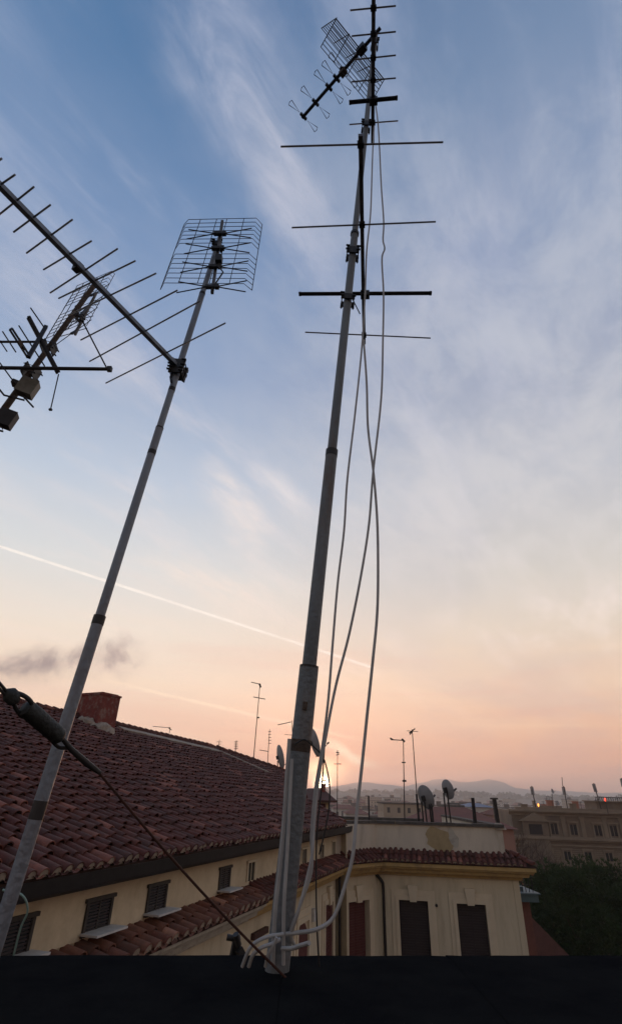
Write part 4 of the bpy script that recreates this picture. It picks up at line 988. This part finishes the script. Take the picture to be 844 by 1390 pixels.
def gridbox(mb, x0,x1,y0,y1,z0,z1, zt, sp=3.1, st=3.2, nst=4):
    """box whose walls are cut into bays; the openings are faces of the same skin, sunk 15 cm"""
    def wallq(A, B):
        A = Vector(A); B = Vector(B); L_ = (B-A).length; U_ = (B-A)/L_; N_ = Vector((U_.y,-U_.x,0)); nw = max(2,int(L_/sp))
        us = [0]; 
        for k in range(nw): c = L_*(k+.5)/nw; us += [c-.5, c+.5]
        us.append(L_); zs = [z1]
        for s in range(nst): zs += [zt-1.0-st*s, zt-2.5-st*s]
        zs.append(z0); zs = [z for z in zs if z >= z0]
        for i in range(len(us)-1):
            for j in range(len(zs)-1):
                win = i%2 == 1 and j%2 == 1
                q = [A+U_*us[i]+Vector((0,0,zs[j+1])), A+U_*us[i+1]+Vector((0,0,zs[j+1])), A+U_*us[i+1]+Vector((0,0,zs[j])), A+U_*us[i]+Vector((0,0,zs[j]))]
                if win:
                    w_ = [v - N_*.15 for v in q]; n = len(mb.v); mb.v += [tuple(v) for v in q+w_]
                    for f, m_ in (((4,5,6,7),1),((0,1,5,4),0),((1,2,6,5),0),((2,3,7,6),0),((3,0,4,7),0)):
                        mb.f.append(tuple(n+t for t in f)); mb.m.append(m_); mb.r.append(.5)
                else:
                    n = len(mb.v); mb.v += [tuple(v) for v in q]; mb.f.append((n,n+1,n+2,n+3)); mb.m.append(0); mb.r.append(.5)
    wallq((x0,y0,0),(x1,y0,0)); wallq((x1,y0,0),(x1,y1,0)); wallq((x1,y1,0),(x0,y1,0)); wallq((x0,y1,0),(x0,y0,0))
    n = len(mb.v); mb.v += [(x0,y0,z1),(x1,y0,z1),(x1,y1,z1),(x0,y1,z1)]; mb.f.append((n,n+1,n+2,n+3)); mb.m.append(0); mb.r.append(.5)
# ---- long red roofs between terrace and city
def house(label, pxl, pxr, pyt, Y, depth, wm, rm_, group=None, roof_h=.8, z0=-20, win=True, cat='building', name='city_building'):
    a, b = aty(pxl,pyt,Y), aty(pxr,pyt,Y); wdt = b.x-a.x; cx = (a.x+b.x)/2
    t = thing(name, label, cat, tuple(W(Vector((cx,Y,z0)))), group)
    ze = a.z-roof_h
    mb = MB(); gridbox(mb, a.x, b.x, Y, Y+depth, z0+H, ze+H, ze+H); mb.build('wall', [wm, CWIN], t)
    mb = MB(); e = .4; h = depth/2
    if roof_h > .05:
        i_ = min(h, wdt*.3)
        P = [(a.x-e,Y-e,ze+.003),(b.x+e,Y-e,ze+.003),(b.x+e,Y+depth+e,ze+.003),(a.x-e,Y+depth+e,ze+.003),(a.x+i_,Y+h,ze+roof_h),(b.x-i_,Y+h,ze+roof_h)]
        mb.add([W(Vector(p_)) for p_ in P], [(3,2,1,0),(0,1,5,4),(1,2,5),(2,3,4,5),(3,0,4)])
    else: mb.box(tuple(W(Vector((a.x-.3,Y-.3,ze+.003)))), tuple(W(Vector((b.x+.3,Y+depth+.3,ze+.5)))))
    mb.build('roof', rm_, t)
    return t
house('long dark red tiled roof directly behind the terrace dishes', 575, 692, 1096, 62, 14, CITYC[3], CROOF, roof_h=1.6, win=False, name='tiled_house')
house('blue-roofed building behind the twin dark posts', 636, 668, 1090, 150, 12, CITYC[1], BLUEM, roof_h=.8)
house('white box building beside the blue roof, right of the raised dish', 622, 640, 1093, 170, 12, CITYC[1], COPE, roof_h=0)
house('dark low block left of the blue roof', 608, 628, 1096, 140, 10, CITYC[2], COPE, roof_h=0)
house('wide brownish building with flat roof behind the tall aerials', 520, 575, 1091, 210, 16, CITYC[0], COPE, roof_h=0)
house('pale long building with a stepped top, right of the sun', 452, 486, 1092, 260, 18, CITYC[1], CROOF, roof_h=1.5)
house('low white villa with a small turret behind the cable', 470, 500, 1098, 180, 14, CITYC[1], CROOF, roof_h=1.2)
house('dark roof block between the palace corner and the terrace post', 676, 700, 1098, 130, 14, CITYC[3], CROOF, roof_h=1.2)
house('orange plastered house catching light at the palace corner', 694, 712, 1101, 118, 9, CITYC[2], CROOF, roof_h=1.6, win=False)
# plume of white steam by the tall aerial
# far city: one of each kind built, then copied
protos = []
for k, (w_, d_, h_, m_, flat_) in enumerate(((16,12,14,0,0),(24,14,17,1,1),(12,12,12,2,0),(30,12,19,0,1),(14,16,15,3,0),(20,13,11,1,0))):
    t = bpy.data.objects.new('city_building', None); COL.objects.link(t); ROOTLOC[t.name] = Vector((0,0,0))
    mb = MB(); gridbox(mb, -w_/2,w_/2,0,d_,0,h_,h_); mb.build('wall', [CITYC[m_], CWIN], t)
    mb = MB()
    if flat_: mb.box((-w_/2-.4,-.4,h_+.01),(w_/2+.4,d_+.4,h_+.6)); mb.box((-2,d_*.4,h_+.61),(3,d_*.8,h_+3))
    else:
        P = [(-w_/2-.5,-.5,h_+.01),(w_/2+.5,-.5,h_+.01),(w_/2+.5,d_+.5,h_+.01),(-w_/2-.5,d_+.5,h_+.01),(-w_/2+d_/2.5,d_/2,h_+2.6),(w_/2-d_/2.5,d_/2,h_+2.6)]
        mb.add(P, [(3,2,1,0),(0,1,5,4),(1,2,5),(2,3,4,5),(3,0,4)])
    mb.build('roof', COPE if flat_ else CROOF, t)
    protos.append(t)
rc = random.Random(12); nC = 0; used = set()
kinds = ['far hazy tile-roofed house in the city below the mountains','far hazy flat-roofed block in the city below the mountains']
for i in range(150):
    Y = 210 + 1500*(i/150)**1.5 + rc.uniform(-20,20); px = rc.uniform(395, 900)
    x = (px-CX)/FPX*Y*_cp/ .74*.86
    x = aty(px,1088,Y).x
    k = rc.randrange(6); src = protos[k]
    if k not in used: used.add(k); t = src; kids = None
    else:
        t = src.copy(); COL.objects.link(t)
        for ch in list(src.children):
            c = ch.copy(); COL.objects.link(c); c.parent = t
    s_ = rc.uniform(.75,1.05)
    place(t, x, Y, -.2, rc.uniform(-.5,.5), (s_, s_, rc.uniform(.62,.93) if Y < 700 else rc.uniform(.8,1.15)))
    flat_ = k in (1,3)
    t['label'] = kinds[1] if flat_ else kinds[0]; t['category'] = 'building'; t['group'] = 'flat-roofed blocks of the far city' if flat_ else 'tile-roofed houses of the far city'
for i in range(60):
    px = rc.uniform(440,640) if i < 45 else rc.uniform(640,720); Y = rc.uniform(230,620); x = aty(px,1088,Y).x; k = rc.choice((1,5,5,1,0)); 
    if k not in used: continue
    src = protos[k]; t = src.copy(); COL.objects.link(t)
    for ch in list(src.children):
        c = ch.copy(); COL.objects.link(c); c.parent = t
    s_ = rc.uniform(.5,.85); place(t, x, Y, -.2, rc.uniform(-.4,.4), (s_, s_, rc.uniform(.60,.92)))
    flat_ = k in (1,3); t['label'] = kinds[1] if flat_ else kinds[0]; t['group'] = 'flat-roofed blocks of the far city' if flat_ else 'tile-roofed houses of the far city'
for k in range(6):
    if k not in used: 
        for c in list(protos[k].children): bpy.data.objects.remove(c)
        bpy.data.objects.remove(protos[k])
# hills and mountains
def ridge(name, prof, Y, depth, m, nz, amp, n=160, kind='structure'):
    mb = MB(); rows = []; pr = sorted(prof)
    def top(px):
        for (x0,y0),(x1,y1) in zip(pr, pr[1:]):
            if x0 <= px <= x1:
                t = (px-x0)/(x1-x0); t = t*t*(3-2*t)*.5+t*.5; return y0+(y1-y0)*t
        return pr[-1][1]
    x0, x1 = pr[0][0], pr[-1][0]; R_ = 7
    vs = []
    for i in range(n+1):
        px = x0+(x1-x0)*i/n; c = aty(px, top(px), Y); 
        hz = c.z + H
        for j in range(R_):
            f = (j/(R_-1))*2-1; hh = hz*math.cos(f*math.pi/2)**1.1 if abs(f) < 1 else -5
            p = Vector((c.x, Y + f*depth, 0)); 
            nn = noise.fractal(Vector((p.x/nz, p.y/nz, 3.3)), 1, 2, 5)*amp
            vs.append((p.x, p.y, max(-5, hh + nn*(1 if j != 0 and j != R_-1 else 0))))
    fs = [(i*R_+j, (i+1)*R_+j, (i+1)*R_+j+1, i*R_+j+1) for i in range(n) for j in range(R_-1)]
    mb.add(vs, fs); o = mb.build(name, m, None, True); o['kind'] = kind; return o
ridge('mountains', [(-500,1078),(200,1078),(400,1072),(448,1067),(487,1061),(515,1064),(544,1066.5),(565,1064),(591,1058.5),(605,1058),(622,1060.5),(645,1060),(663,1057.5),(688,1067),(725,1072),(785,1075),(850,1077),(1000,1081),(1400,1098)], 5600, 900, MOUNT, 260, 14, 260)
ridge('hills', [(-300,1079),(300,1079),(420,1076),(455,1075),(500,1075),(540,1076),(600,1080),(700,1083),(800,1086),(1000,1091),(1300,1100)], 2300, 500, HILLM, 120, 3.0, 240)
# wooded tops of the hill
mb = MB(); rt = random.Random(3)
def tuft(mb, c, r, rt, n=7, flat_=.7):
    vs = []; 
    for i in range(n):
        a = rt.uniform(0,6.283); e = rt.uniform(-.4,1.3); d = Vector((math.cos(a)*math.cos(e), math.sin(a)*math.cos(e), math.sin(e)*flat_))
        p = c + d*r*rt.uniform(.6,1.1); u = d.cross(Vector((rt.uniform(-1,1),rt.uniform(-1,1),rt.uniform(-1,1)))).normalized()*r*.5; v = d.cross(u).normalized()*r*.5
        k = len(mb.v); mb.v += [tuple(p-u-v*.3), tuple(p+u-v*.3), tuple(p+v)]; mb.f.append((k,k+1,k+2)); mb.m.append(0); mb.r.append(.5)
for i in range(420):
    px = rt.uniform(395,880); py = 1075.5 + max(0,(px-540))*.033; c = aty(px,py,2250+rt.uniform(-150,120)); s = rt.uniform(4,10)
    c.z += rt.uniform(-12,-1); 
    for k in range(5): tuft(mb, W(c)+Vector((rt.uniform(-s,s),rt.uniform(-s,s),rt.uniform(0,s))), s, rt, 6)
o = mb.build('distant_wood', HILLM); o['kind'] = 'stuff'
# ---- trees
def pine(label, cx, cy, rx, ry, ztop, zbot, seed, ncl, group=None):
    rt = random.Random(seed); t = thing('stone_pine', label, 'tree', (cx,cy,0), group)
    zc = (ztop+zbot)/2; hz = (ztop-zbot)/2
    mb = MB()
    mb.tube([(cx,cy,0),(cx+.2,cy,4),(cx-.1,cy+.1,zbot-1.5),(cx,cy,zbot+1)], [.45,.38,.32,.22], 10)
    for k in range(12):
        a = rt.uniform(0,6.283); mb.tube([(cx,cy,zbot-.8+rt.uniform(0,1)), (cx+math.cos(a)*rx*.4,cy+math.sin(a)*ry*.4,zbot+hz*.5), (cx+math.cos(a)*rx*.8,cy+math.sin(a)*ry*.8,zc+rt.uniform(-.2,.6)*hz)], [.16,.10,.03], 6)
    mb.build('trunk', BARK, t, True)
    mb = MB(); lobes = []
    for k in range(120):
        a = rt.uniform(0,6.283); r_ = math.sqrt(rt.uniform(0,1))*.88; h_ = math.sqrt(max(0,1-r_*r_))
        lobes.append((Vector((cx+math.cos(a)*rx*r_, cy+math.sin(a)*ry*r_, zc + hz*h_*rt.uniform(-.55,.95))), rt.uniform(.75,1.35)))
    for i in range(ncl):
        L_, r_ = rt.choice(lobes); d = Vector((rt.gauss(0,1),rt.gauss(0,1),rt.gauss(0,1)*.75+.25)).normalized(); c = L_ + d*r_*rt.uniform(.55,1.08)
        n = 6; s = rt.uniform(.16,.30)
        for j in range(n):
            e = (d + Vector((rt.uniform(-1,1),rt.uniform(-1,1),rt.uniform(-.6,1)))*.9).normalized(); w_ = e.cross(Vector((rt.uniform(-1,1),rt.uniform(-1,1),rt.uniform(-1,1)))).normalized()*s*.16
            k = len(mb.v); mb.v += [tuple(c-w_), tuple(c+w_), tuple(c+e*s)]; mb.f.append((k,k+1,k+2)); mb.m.append(0); mb.r.append(.5)
    mb.build('crown', PINEM, t)
Yp = 44.
pc_ = aty(805,1240,Yp)
pine('big dark green stone pine at lower right, in front of the palace', pc_.x+.35, Yp, 5.9, 5.2, H+aty(800,1180,Yp).z, H-11.0, 5, 30000)
def bare(label, x, y, z0, h, seed, group=None):
    rt = random.Random(seed); t = thing('bare_tree', label, 'tree', (x,y,z0), group); tr = MB(); tw = MB()
    def grow(p, d, L_, r, lv):
        pts = [p]; q = p
        for k in range(3):
            d = (d + Vector((rt.uniform(-1,1),rt.uniform(-1,1),rt.uniform(-.3,.7)))*.16).normalized(); q = q + d*L_/3; pts.append(q)
        (tr if lv < 2 else tw).tube(pts, [max(q_,.022) for q_ in (r, r*.85, r*.7, r*.55)], 5 if lv < 3 else 3, False)
        if lv >= 5: return
        for k in range(3 if lv < 4 else 3):
            a = Vector((rt.uniform(-1,1),rt.uniform(-1,1),rt.uniform(-.2,.8))).normalized()
            grow(pts[-1] if k < 2 else pts[2], (d*.9 + a*.75).normalized(), L_*rt.uniform(.62,.8), r*.55, lv+1)
    grow(Vector((x,y,z0)), Vector((rt.uniform(-.1,.1),0,1)), h*.30, .22, 0)
    tr.build('trunk', BARK, t, True); tw.build('crown', TWIG, t, True)
gname = 'bare winter trees before the palace'
for i, (px, py, Y, lb) in enumerate(((700,1112,84,'bare brown tree just right of the terrace parapet end'),(716,1122,88,'bare brown tree below the palace pediment'),(733,1128,80,'bare brown tree between the pediment and the palace windows'),(690,1106,92,'bare brown tree hiding the left corner of the palace'),(752,1150,90,'bare brown tree before the lower palace windows, above the pine'))):
    c = W(aty(px,py,Y)); bare(lb, c.x, c.y, 0, c.z*1.02, 40+i, gname)
rr2 = random.Random(77)
for k in range(9):
    px = rr2.uniform(735,842); Y = rr2.uniform(103,112); a = aty(px,1100,Y); h_ = rr2.uniform(1.2,3.2); P0 = W(Vector((a.x,Y,zt0-.1))); P1 = P0+Vector((rr2.uniform(-.1,.1),0,h_))
    t = thing('rooftop_aerial', 'tiny thin aerial among several on the palace roof', 'aerial', tuple(P0), 'tiny aerials on the palace roof')
    mb = MB(); mb.cyl(P0, P1, .03, 5); mb.build('pole', DARKM, t)
    mb = MB()
    for j in range(3): z_ = P1-Vector((0,0,.12+j*.22)); mb.cyl(z_-Vector((.35-.05*j,0,0)), z_+Vector((.35-.05*j,.1,0)), .018, 4)
    mb.build('rods', DARKM, t)
# street down below, with kerbs
mb = MB(); mb.box((9,28,.0),(60,29.5,.14)); mb.box((9,40,.0),(60,41.5,.14)); struct(mb.build('pavement', TRAVL))
# air: one pale even haze over the whole place
mb = MB(); mb.box((-5200,-60,-6.5),(5200,6700,H+190))
hm = bpy.data.materials.new('haze'); hm.use_nodes = True; hn = hm.node_tree.nodes; hn.remove(hn['Principled BSDF'])
pv_ = hn.new('ShaderNodeVolumePrincipled'); pv_.inputs['Color'].default_value = (.98,.96,.95,1); pv_.inputs['Density'].default_value = HAZE_D; pv_.inputs['Anisotropy'].default_value = .5
hm.node_tree.links.new(pv_.outputs[0], hn['Material Output'].inputs['Volume'])
hzo = mb.build('haze', hm); hzo['kind'] = 'stuff'
#@@WORLD
# ---------------------------------------------------------------- world: dawn sky with cirrus
SUNPX = (437.5, 1064)
sd = ray(*SUNPX).normalized(); SUN_EL = math.asin(sd.z); SUN_AZ = math.atan2(sd.x, sd.y)
wd = bpy.data.worlds.new('World'); sc.world = wd; wd.use_nodes = True
nt = wd.node_tree; N = nt.nodes; L = nt.links
for n_ in list(N): N.remove(n_)
def lk(x, inp):
    if isinstance(x, (int,float)): inp.default_value = x
    elif isinstance(x, (tuple,list,Vector)): inp.default_value = tuple(x)
    else: L.new(x, inp)
def Mt(op, a, b=0.0, c=None, clamp=False):
    n = N.new('ShaderNodeMath'); n.operation = op; n.use_clamp = clamp; lk(a, n.inputs[0]); lk(b, n.inputs[1])
    if c is not None: lk(c, n.inputs[2])
    return n.outputs[0]
def Vm(op, a, b=(0,0,0), s=None):
    n = N.new('ShaderNodeVectorMath'); n.operation = op; lk(a, n.inputs[0]); lk(b, n.inputs[1])
    if s is not None: lk(s, n.inputs[3])
    return n.outputs['Value'] if op in ('DOT_PRODUCT','LENGTH') else n.outputs[0]
def Sm(x, a, b, lo=0., hi=1.):
    n = N.new('ShaderNodeMapRange'); n.interpolation_type = 'SMOOTHSTEP'; lk(x, n.inputs[0])
    for i, v in ((1,a),(2,b),(3,lo),(4,hi)): n.inputs[i].default_value = v
    return n.outputs[0]
def Noi(v, s, d=5, r=.6, dist=0):
    n = N.new('ShaderNodeTexNoise'); lk(v, n.inputs['Vector']); n.inputs['Scale'].default_value = s
    n.inputs['Detail'].default_value = d; n.inputs['Roughness'].default_value = r; n.inputs['Distortion'].default_value = dist
    return n.outputs
def Mx(f, a, b, mode='MIX'):
    n = N.new('ShaderNodeMix'); n.data_type = 'RGBA'; n.blend_type = mode; n.clamp_factor = True
    lk(f, n.inputs[0])
    for x, i in ((a,6),(b,7)):
        if isinstance(x, tuple): n.inputs[i].default_value = (*x[:3],1)
        else: L.new(x, n.inputs[i])
    return n.outputs[2]
def Ramp(x, pts):
    n = N.new('ShaderNodeValToRGB'); els = n.color_ramp.elements; n.color_ramp.interpolation = 'EASE' if 0 else 'LINEAR'
    for i, (p, c) in enumerate(pts):
        e = els[i] if i < 2 else els.new(p)
        e.position = p; e.color = (*lin(c),1)
    lk(x, n.inputs[0]); return n.outputs[0]
tc = N.new('ShaderNodeTexCoord'); D = Vm('NORMALIZE', tc.outputs['Generated'])
sx = N.new('ShaderNodeSeparateXYZ'); L.new(D, sx.inputs[0]); dx, dy, dz = sx.outputs
el = Mt('DIVIDE', Mt('ARCSINE', dz), math.pi/2)          # 0 horizon .. 1 zenith
az = Mt('ARCTAN2', dx, dy)                                # radians right of the view
elc = Mt('MAXIMUM', el, 0.0)
# clear sky on the left, veiled on the right
rampL = Ramp(elc, [(0,(228,152,124)),(.02,(234,168,140)),(.05,(238,194,168)),(.10,(236,214,192)),(.15,(226,214,200)),(.22,(204,206,206)),(.32,(172,185,202)),(.45,(130,150,181)),(.58,(104,131,168)),(.72,(74,110,150)),(.9,(54,92,136))])
rampR = Ramp(elc, [(0,(224,146,114)),(.02,(230,156,122)),(.05,(230,176,142)),(.10,(226,194,168)),(.16,(214,199,182)),(.22,(198,193,186)),(.32,(176,179,187)),(.45,(144,153,174)),(.58,(126,142,170)),(.72,(100,124,155)),(.9,(68,99,137))])
side = Sm(Mt('ADD', az, Mt('MULTIPLY', Mt('SUBTRACT', el, .3), .15)), -.35, .45)
base = Mx(side, rampL, rampR)
# cloud plane coordinates, streaks running about 27 degrees right of the view
inv = Mt('DIVIDE', 1.0, Mt('ADD', Mt('MAXIMUM', dz, 0.0), .10))
cp = N.new('ShaderNodeCombineXYZ'); lk(Mt('MULTIPLY', dx, inv), cp.inputs[0]); lk(Mt('MULTIPLY', dy, inv), cp.inputs[1])
rot = N.new('ShaderNodeMapping'); rot.inputs['Rotation'].default_value = (0,0,math.radians(30)); L.new(cp.outputs[0], rot.inputs[0])
def strm(sxx, syy, off=(0,0,0)):
    m = N.new('ShaderNodeMapping'); m.inputs['Scale'].default_value = (sxx, syy, 1); m.inputs['Location'].default_value = off
    L.new(rot.outputs[0], m.inputs[0]); return m.outputs[0]
nA = Noi(strm(2.6, .7, (3.1,1.7,0)), 1.6, 8, .62, .5)[0]
nB = Noi(strm(6.5, 2.2, (.4,7.1,0)), 1.7, 8, .66, .8)[0]
nC = Noi(strm(1.1, .55, (9,2,0)), 1.3, 4, .5, .3)[0]
cl = Mt('MULTIPLY', Sm(nA, .45, .67), Sm(nB, .30, .70, .35, 1.0))
veil = Sm(nC, .35, .65)
mid = Mt('MULTIPLY', Sm(el, .03, .14), 1.0)
amt = Mt('MULTIPLY', Mt('MULTIPLY', cl, mid), Mt('ADD', .42, Mt('MULTIPLY', veil, .42)))
cloudcol = Ramp(elc, [(0,(236,180,150)),(.06,(244,206,178)),(.14,(236,218,204)),(.25,(214,208,208)),(.4,(184,186,198)),(.6,(168,174,194)),(.9,(150,160,186))])
base = Mx(amt, base, cloudcol)
# darker greyer patches in the veil on the right
base = Mx(Mt('MULTIPLY', Sm(nC, .62, .38), Mt('MULTIPLY', side, .16)), base, lin((120,135,168)))
nD = Noi(strm(3.0, 1.9, (5.2,3.3,0)), 1.6, 9, .66, .3)[0]
gv = Mt('MULTIPLY', Mt('MULTIPLY', Sm(nD, .36, .66), Mt('ADD', Mt('MULTIPLY', side, .75), .10)), Mt('MULTIPLY', Sm(el, .10, .30), Sm(el, .98, .55)))
base = Mx(Mt('MULTIPLY', gv, .78), base, Ramp(elc, [(0,(220,200,186)),(.25,(204,200,198)),(.45,(182,185,194)),(.7,(158,166,184)),(.9,(134,148,174))]))
# horizontal bands close to the horizon
hb = N.new('ShaderNodeCombineXYZ'); lk(Mt('MULTIPLY', az, 1.6), hb.inputs[0]); lk(Mt('MULTIPLY', el, 42.0), hb.inputs[1])
nH = Noi(hb.outputs[0], 1.0, 6, .6, .6)[0]
low = Mt('MULTIPLY', Sm(el, .20, .04), Sm(el, 0.0, .02))
base = Mx(Mt('MULTIPLY', Mt('MULTIPLY', Sm(nH, .46, .72), low), .42), base, lin((250,214,176)))
base = Mx(Mt('MULTIPLY', Mt('MULTIPLY', Sm(nH, .50, .28), low), .34), base, lin((214,140,126)))
wob = Vm('SCALE', Vm('SUBTRACT', Noi(D, 7.0, 5, .6)[1], (.5,.5,.5)), s=.10)
Dw = Vm('ADD', D, wob)
def streak(p1, p2, wpx, soft, src, ends=.06, off=0):
    a = ray(*p1).normalized(); b = ray(*p2).normalized(); n = a.cross(b).normalized(); t = n.cross(a).normalized()
    Lg = math.atan2(b.dot(t), b.dot(a))
    d = Vm('DOT_PRODUCT', src, n); s = Mt('ARCTAN2', Vm('DOT_PRODUCT', src, t), Vm('DOT_PRODUCT', src, a))
    w = wpx/FPX*.8
    f = Sm(Mt('ABSOLUTE', d), w*(1+soft), w*max(0,1-soft))
    return Mt('MULTIPLY', f, Mt('MULTIPLY', Sm(s, -ends, ends), Sm(s, Lg+ends, Lg-ends)))
def addc(f, k, c):
    global base
    base = Mx(Mt('MULTIPLY', f, k), base, lin(c))
fib = Sm(nB, .28, .66, .25, 1.0)
addc(Mt('MULTIPLY', streak((270,-60),(345,185), 62, .95, Dw, .10), fib), .8, (168,174,194))
addc(Mt('MULTIPLY', streak((345,150),(440,330), 42, .95, Dw, .12), fib), .8, (180,182,196))
addc(Mt('MULTIPLY', streak((290,640),(352,735), 26, .95, Dw, .05), fib), .75, (226,214,208))
addc(Mt('MULTIPLY', streak((215,770),(345,815), 30, .95, Dw, .10), fib), .60, (238,218,204))
addc(Mt('MULTIPLY', streak((355,640),(420,690), 16, .95, Dw, .05), fib), .60, (222,214,212))
addc(Mt('MULTIPLY', streak((560,430),(700,200), 60, .95, Dw, .20), fib), .34, (186,186,198))
# drifting chimney smoke, low on the left
smn = Sm(Noi(D, 16.0, 6, .6, .4)[0], .36, .62, .15, 1.0)
addc(Mt('MULTIPLY', streak((-80,900),(185,896), 19, .85, Dw, .03), smn), .95, (142,128,128))
addc(Mt('MULTIPLY', streak((120,915),(168,880), 15, .9, Dw, .02), smn), .75, (168,150,146))
# contrails
brk = Sm(Noi(D, 22.0, 4, .6)[0], .25, .60, .45, 1.0)
addc(Mt('MULTIPLY', streak((-60,722),(505,906), 2.0, .7, D, .01), brk), .75, (246,236,226))
addc(Mt('MULTIPLY', streak((170,930),(470,1000), 2.2, .9, D, .05), brk), .75, (252,226,198))
addc(Mt('MULTIPLY', streak((60,950),(300,1010), 4, .9, D, .08), brk), .28, (250,222,196))
# glow and disc of the sun
cs = Vm('DOT_PRODUCT', D, sd); ang = Mt('ARCCOSINE', Mt('MINIMUM', cs, 1.0))
g1 = Mt('EXPONENT', Mt('MULTIPLY', Mt('POWER', Mt('DIVIDE', ang, .20), 1.0), -1.0))
base = Mx(Mt('MULTIPLY', g1, .16), base, lin((245,200,165)))
addc(Mt('MULTIPLY', streak((425,1010),(510,1038), 7, .95, Dw, .04), brk), 1.0, (255,246,214))
sunblob = N.new('ShaderNodeCombineXYZ')
da = Mt('SUBTRACT', az, SUN_AZ); de = Mt('SUBTRACT', Mt('MULTIPLY', el, math.pi/2), SUN_EL)
wv = Mt('MULTIPLY', Mt('SUBTRACT', Noi(D, 26.0, 4, .6)[0], .5), .022)
e1 = Mt('DIVIDE', Mt('ADD', da, wv), .032); e2 = Mt('DIVIDE', Mt('ADD', Mt('SUBTRACT', de, .016), wv), .013)
rr = Mt('ADD', Mt('MULTIPLY', e1, e1), Mt('MULTIPLY', e2, e2))
halo = Mt('EXPONENT', Mt('MULTIPLY', rr, -.8))
core = Mt('EXPONENT', Mt('MULTIPLY', Mt('MULTIPLY', ang, ang), -1/(.0085**2)))
sunadd = Vm('ADD', Vm('SCALE', (1.0,.62,.30), s=Mt('MULTIPLY', halo, 3.6)), Vm('SCALE', (1.0,.80,.50), s=Mt('MULTIPLY', core, 45.0)))
wide = Mt('MULTIPLY', Mt('EXPONENT', Mt('MULTIPLY', ang, -1/.06)), .60)
sunadd = Vm('ADD', sunadd, Vm('SCALE', (1.0,.30,.12), s=wide))
total = Vm('ADD', base, sunadd)
# the sky away from the dawn is darker, and below the horizon it is the dim ground
hz = Mt('DIVIDE', dy, Mt('ADD', Mt('SQRT', Mt('ADD', Mt('MULTIPLY', dx, dx), Mt('MULTIPLY', dy, dy))), .001))
flat = Sm(el, .95, .35)
back = Mt('MULTIPLY', Mt('SUBTRACT', 1.0, Mt('MULTIPLY', Mt('MULTIPLY', Sm(hz, .40, -.6), flat), .38)), .97)
total = Vm('SCALE', total, s=back)
ns = N.new('ShaderNodeTexSky'); ns.sky_type = 'NISHITA'; ns.sun_disc = False; ns.sun_elevation = max(SUN_EL, .01); ns.sun_rotation = SUN_AZ; ns.altitude = 60
b1 = N.new('ShaderNodeBackground'); L.new(total, b1.inputs[0]); b1.inputs[1].default_value = 1.0
b2 = N.new('ShaderNodeBackground'); L.new(ns.outputs[0], b2.inputs[0]); b2.inputs[1].default_value = .01
ad = N.new('ShaderNodeAddShader'); L.new(b1.outputs[0], ad.inputs[0]); L.new(b2.outputs[0], ad.inputs[1])
b3 = N.new('ShaderNodeBackground'); b3.inputs[0].default_value = (.05,.042,.04,1)
ms = N.new('ShaderNodeMixShader'); lk(Sm(dz, -.002, -.03), ms.inputs[0]); L.new(ad.outputs[0], ms.inputs[1]); L.new(b3.outputs[0], ms.inputs[2])
wo = N.new('ShaderNodeOutputWorld'); L.new(ms.outputs[0], wo.inputs[0])
sl = bpy.data.lights.new('sun', 'SUN'); sl.energy = 2.0; sl.angle = math.radians(.6); sl.color = (1,.50,.28)
so = bpy.data.objects.new('sun', sl); COL.objects.link(so); so.rotation_euler = (-sd).to_track_quat('-Z','Y').to_euler()
#@@END
vs = sc.view_settings; vs.view_transform = 'Standard'; vs.look = 'None'; vs.exposure = .34; vs.gamma = 1
sc.cycles.use_denoising = True; sc.cycles.max_bounces = 6; sc.cycles.volume_bounces = 2
sc.cycles.sample_clamp_indirect = 4
try: wd.cycles.sampling_method = 'MANUAL'; wd.cycles.sample_map_resolution = 1024
except Exception: pass
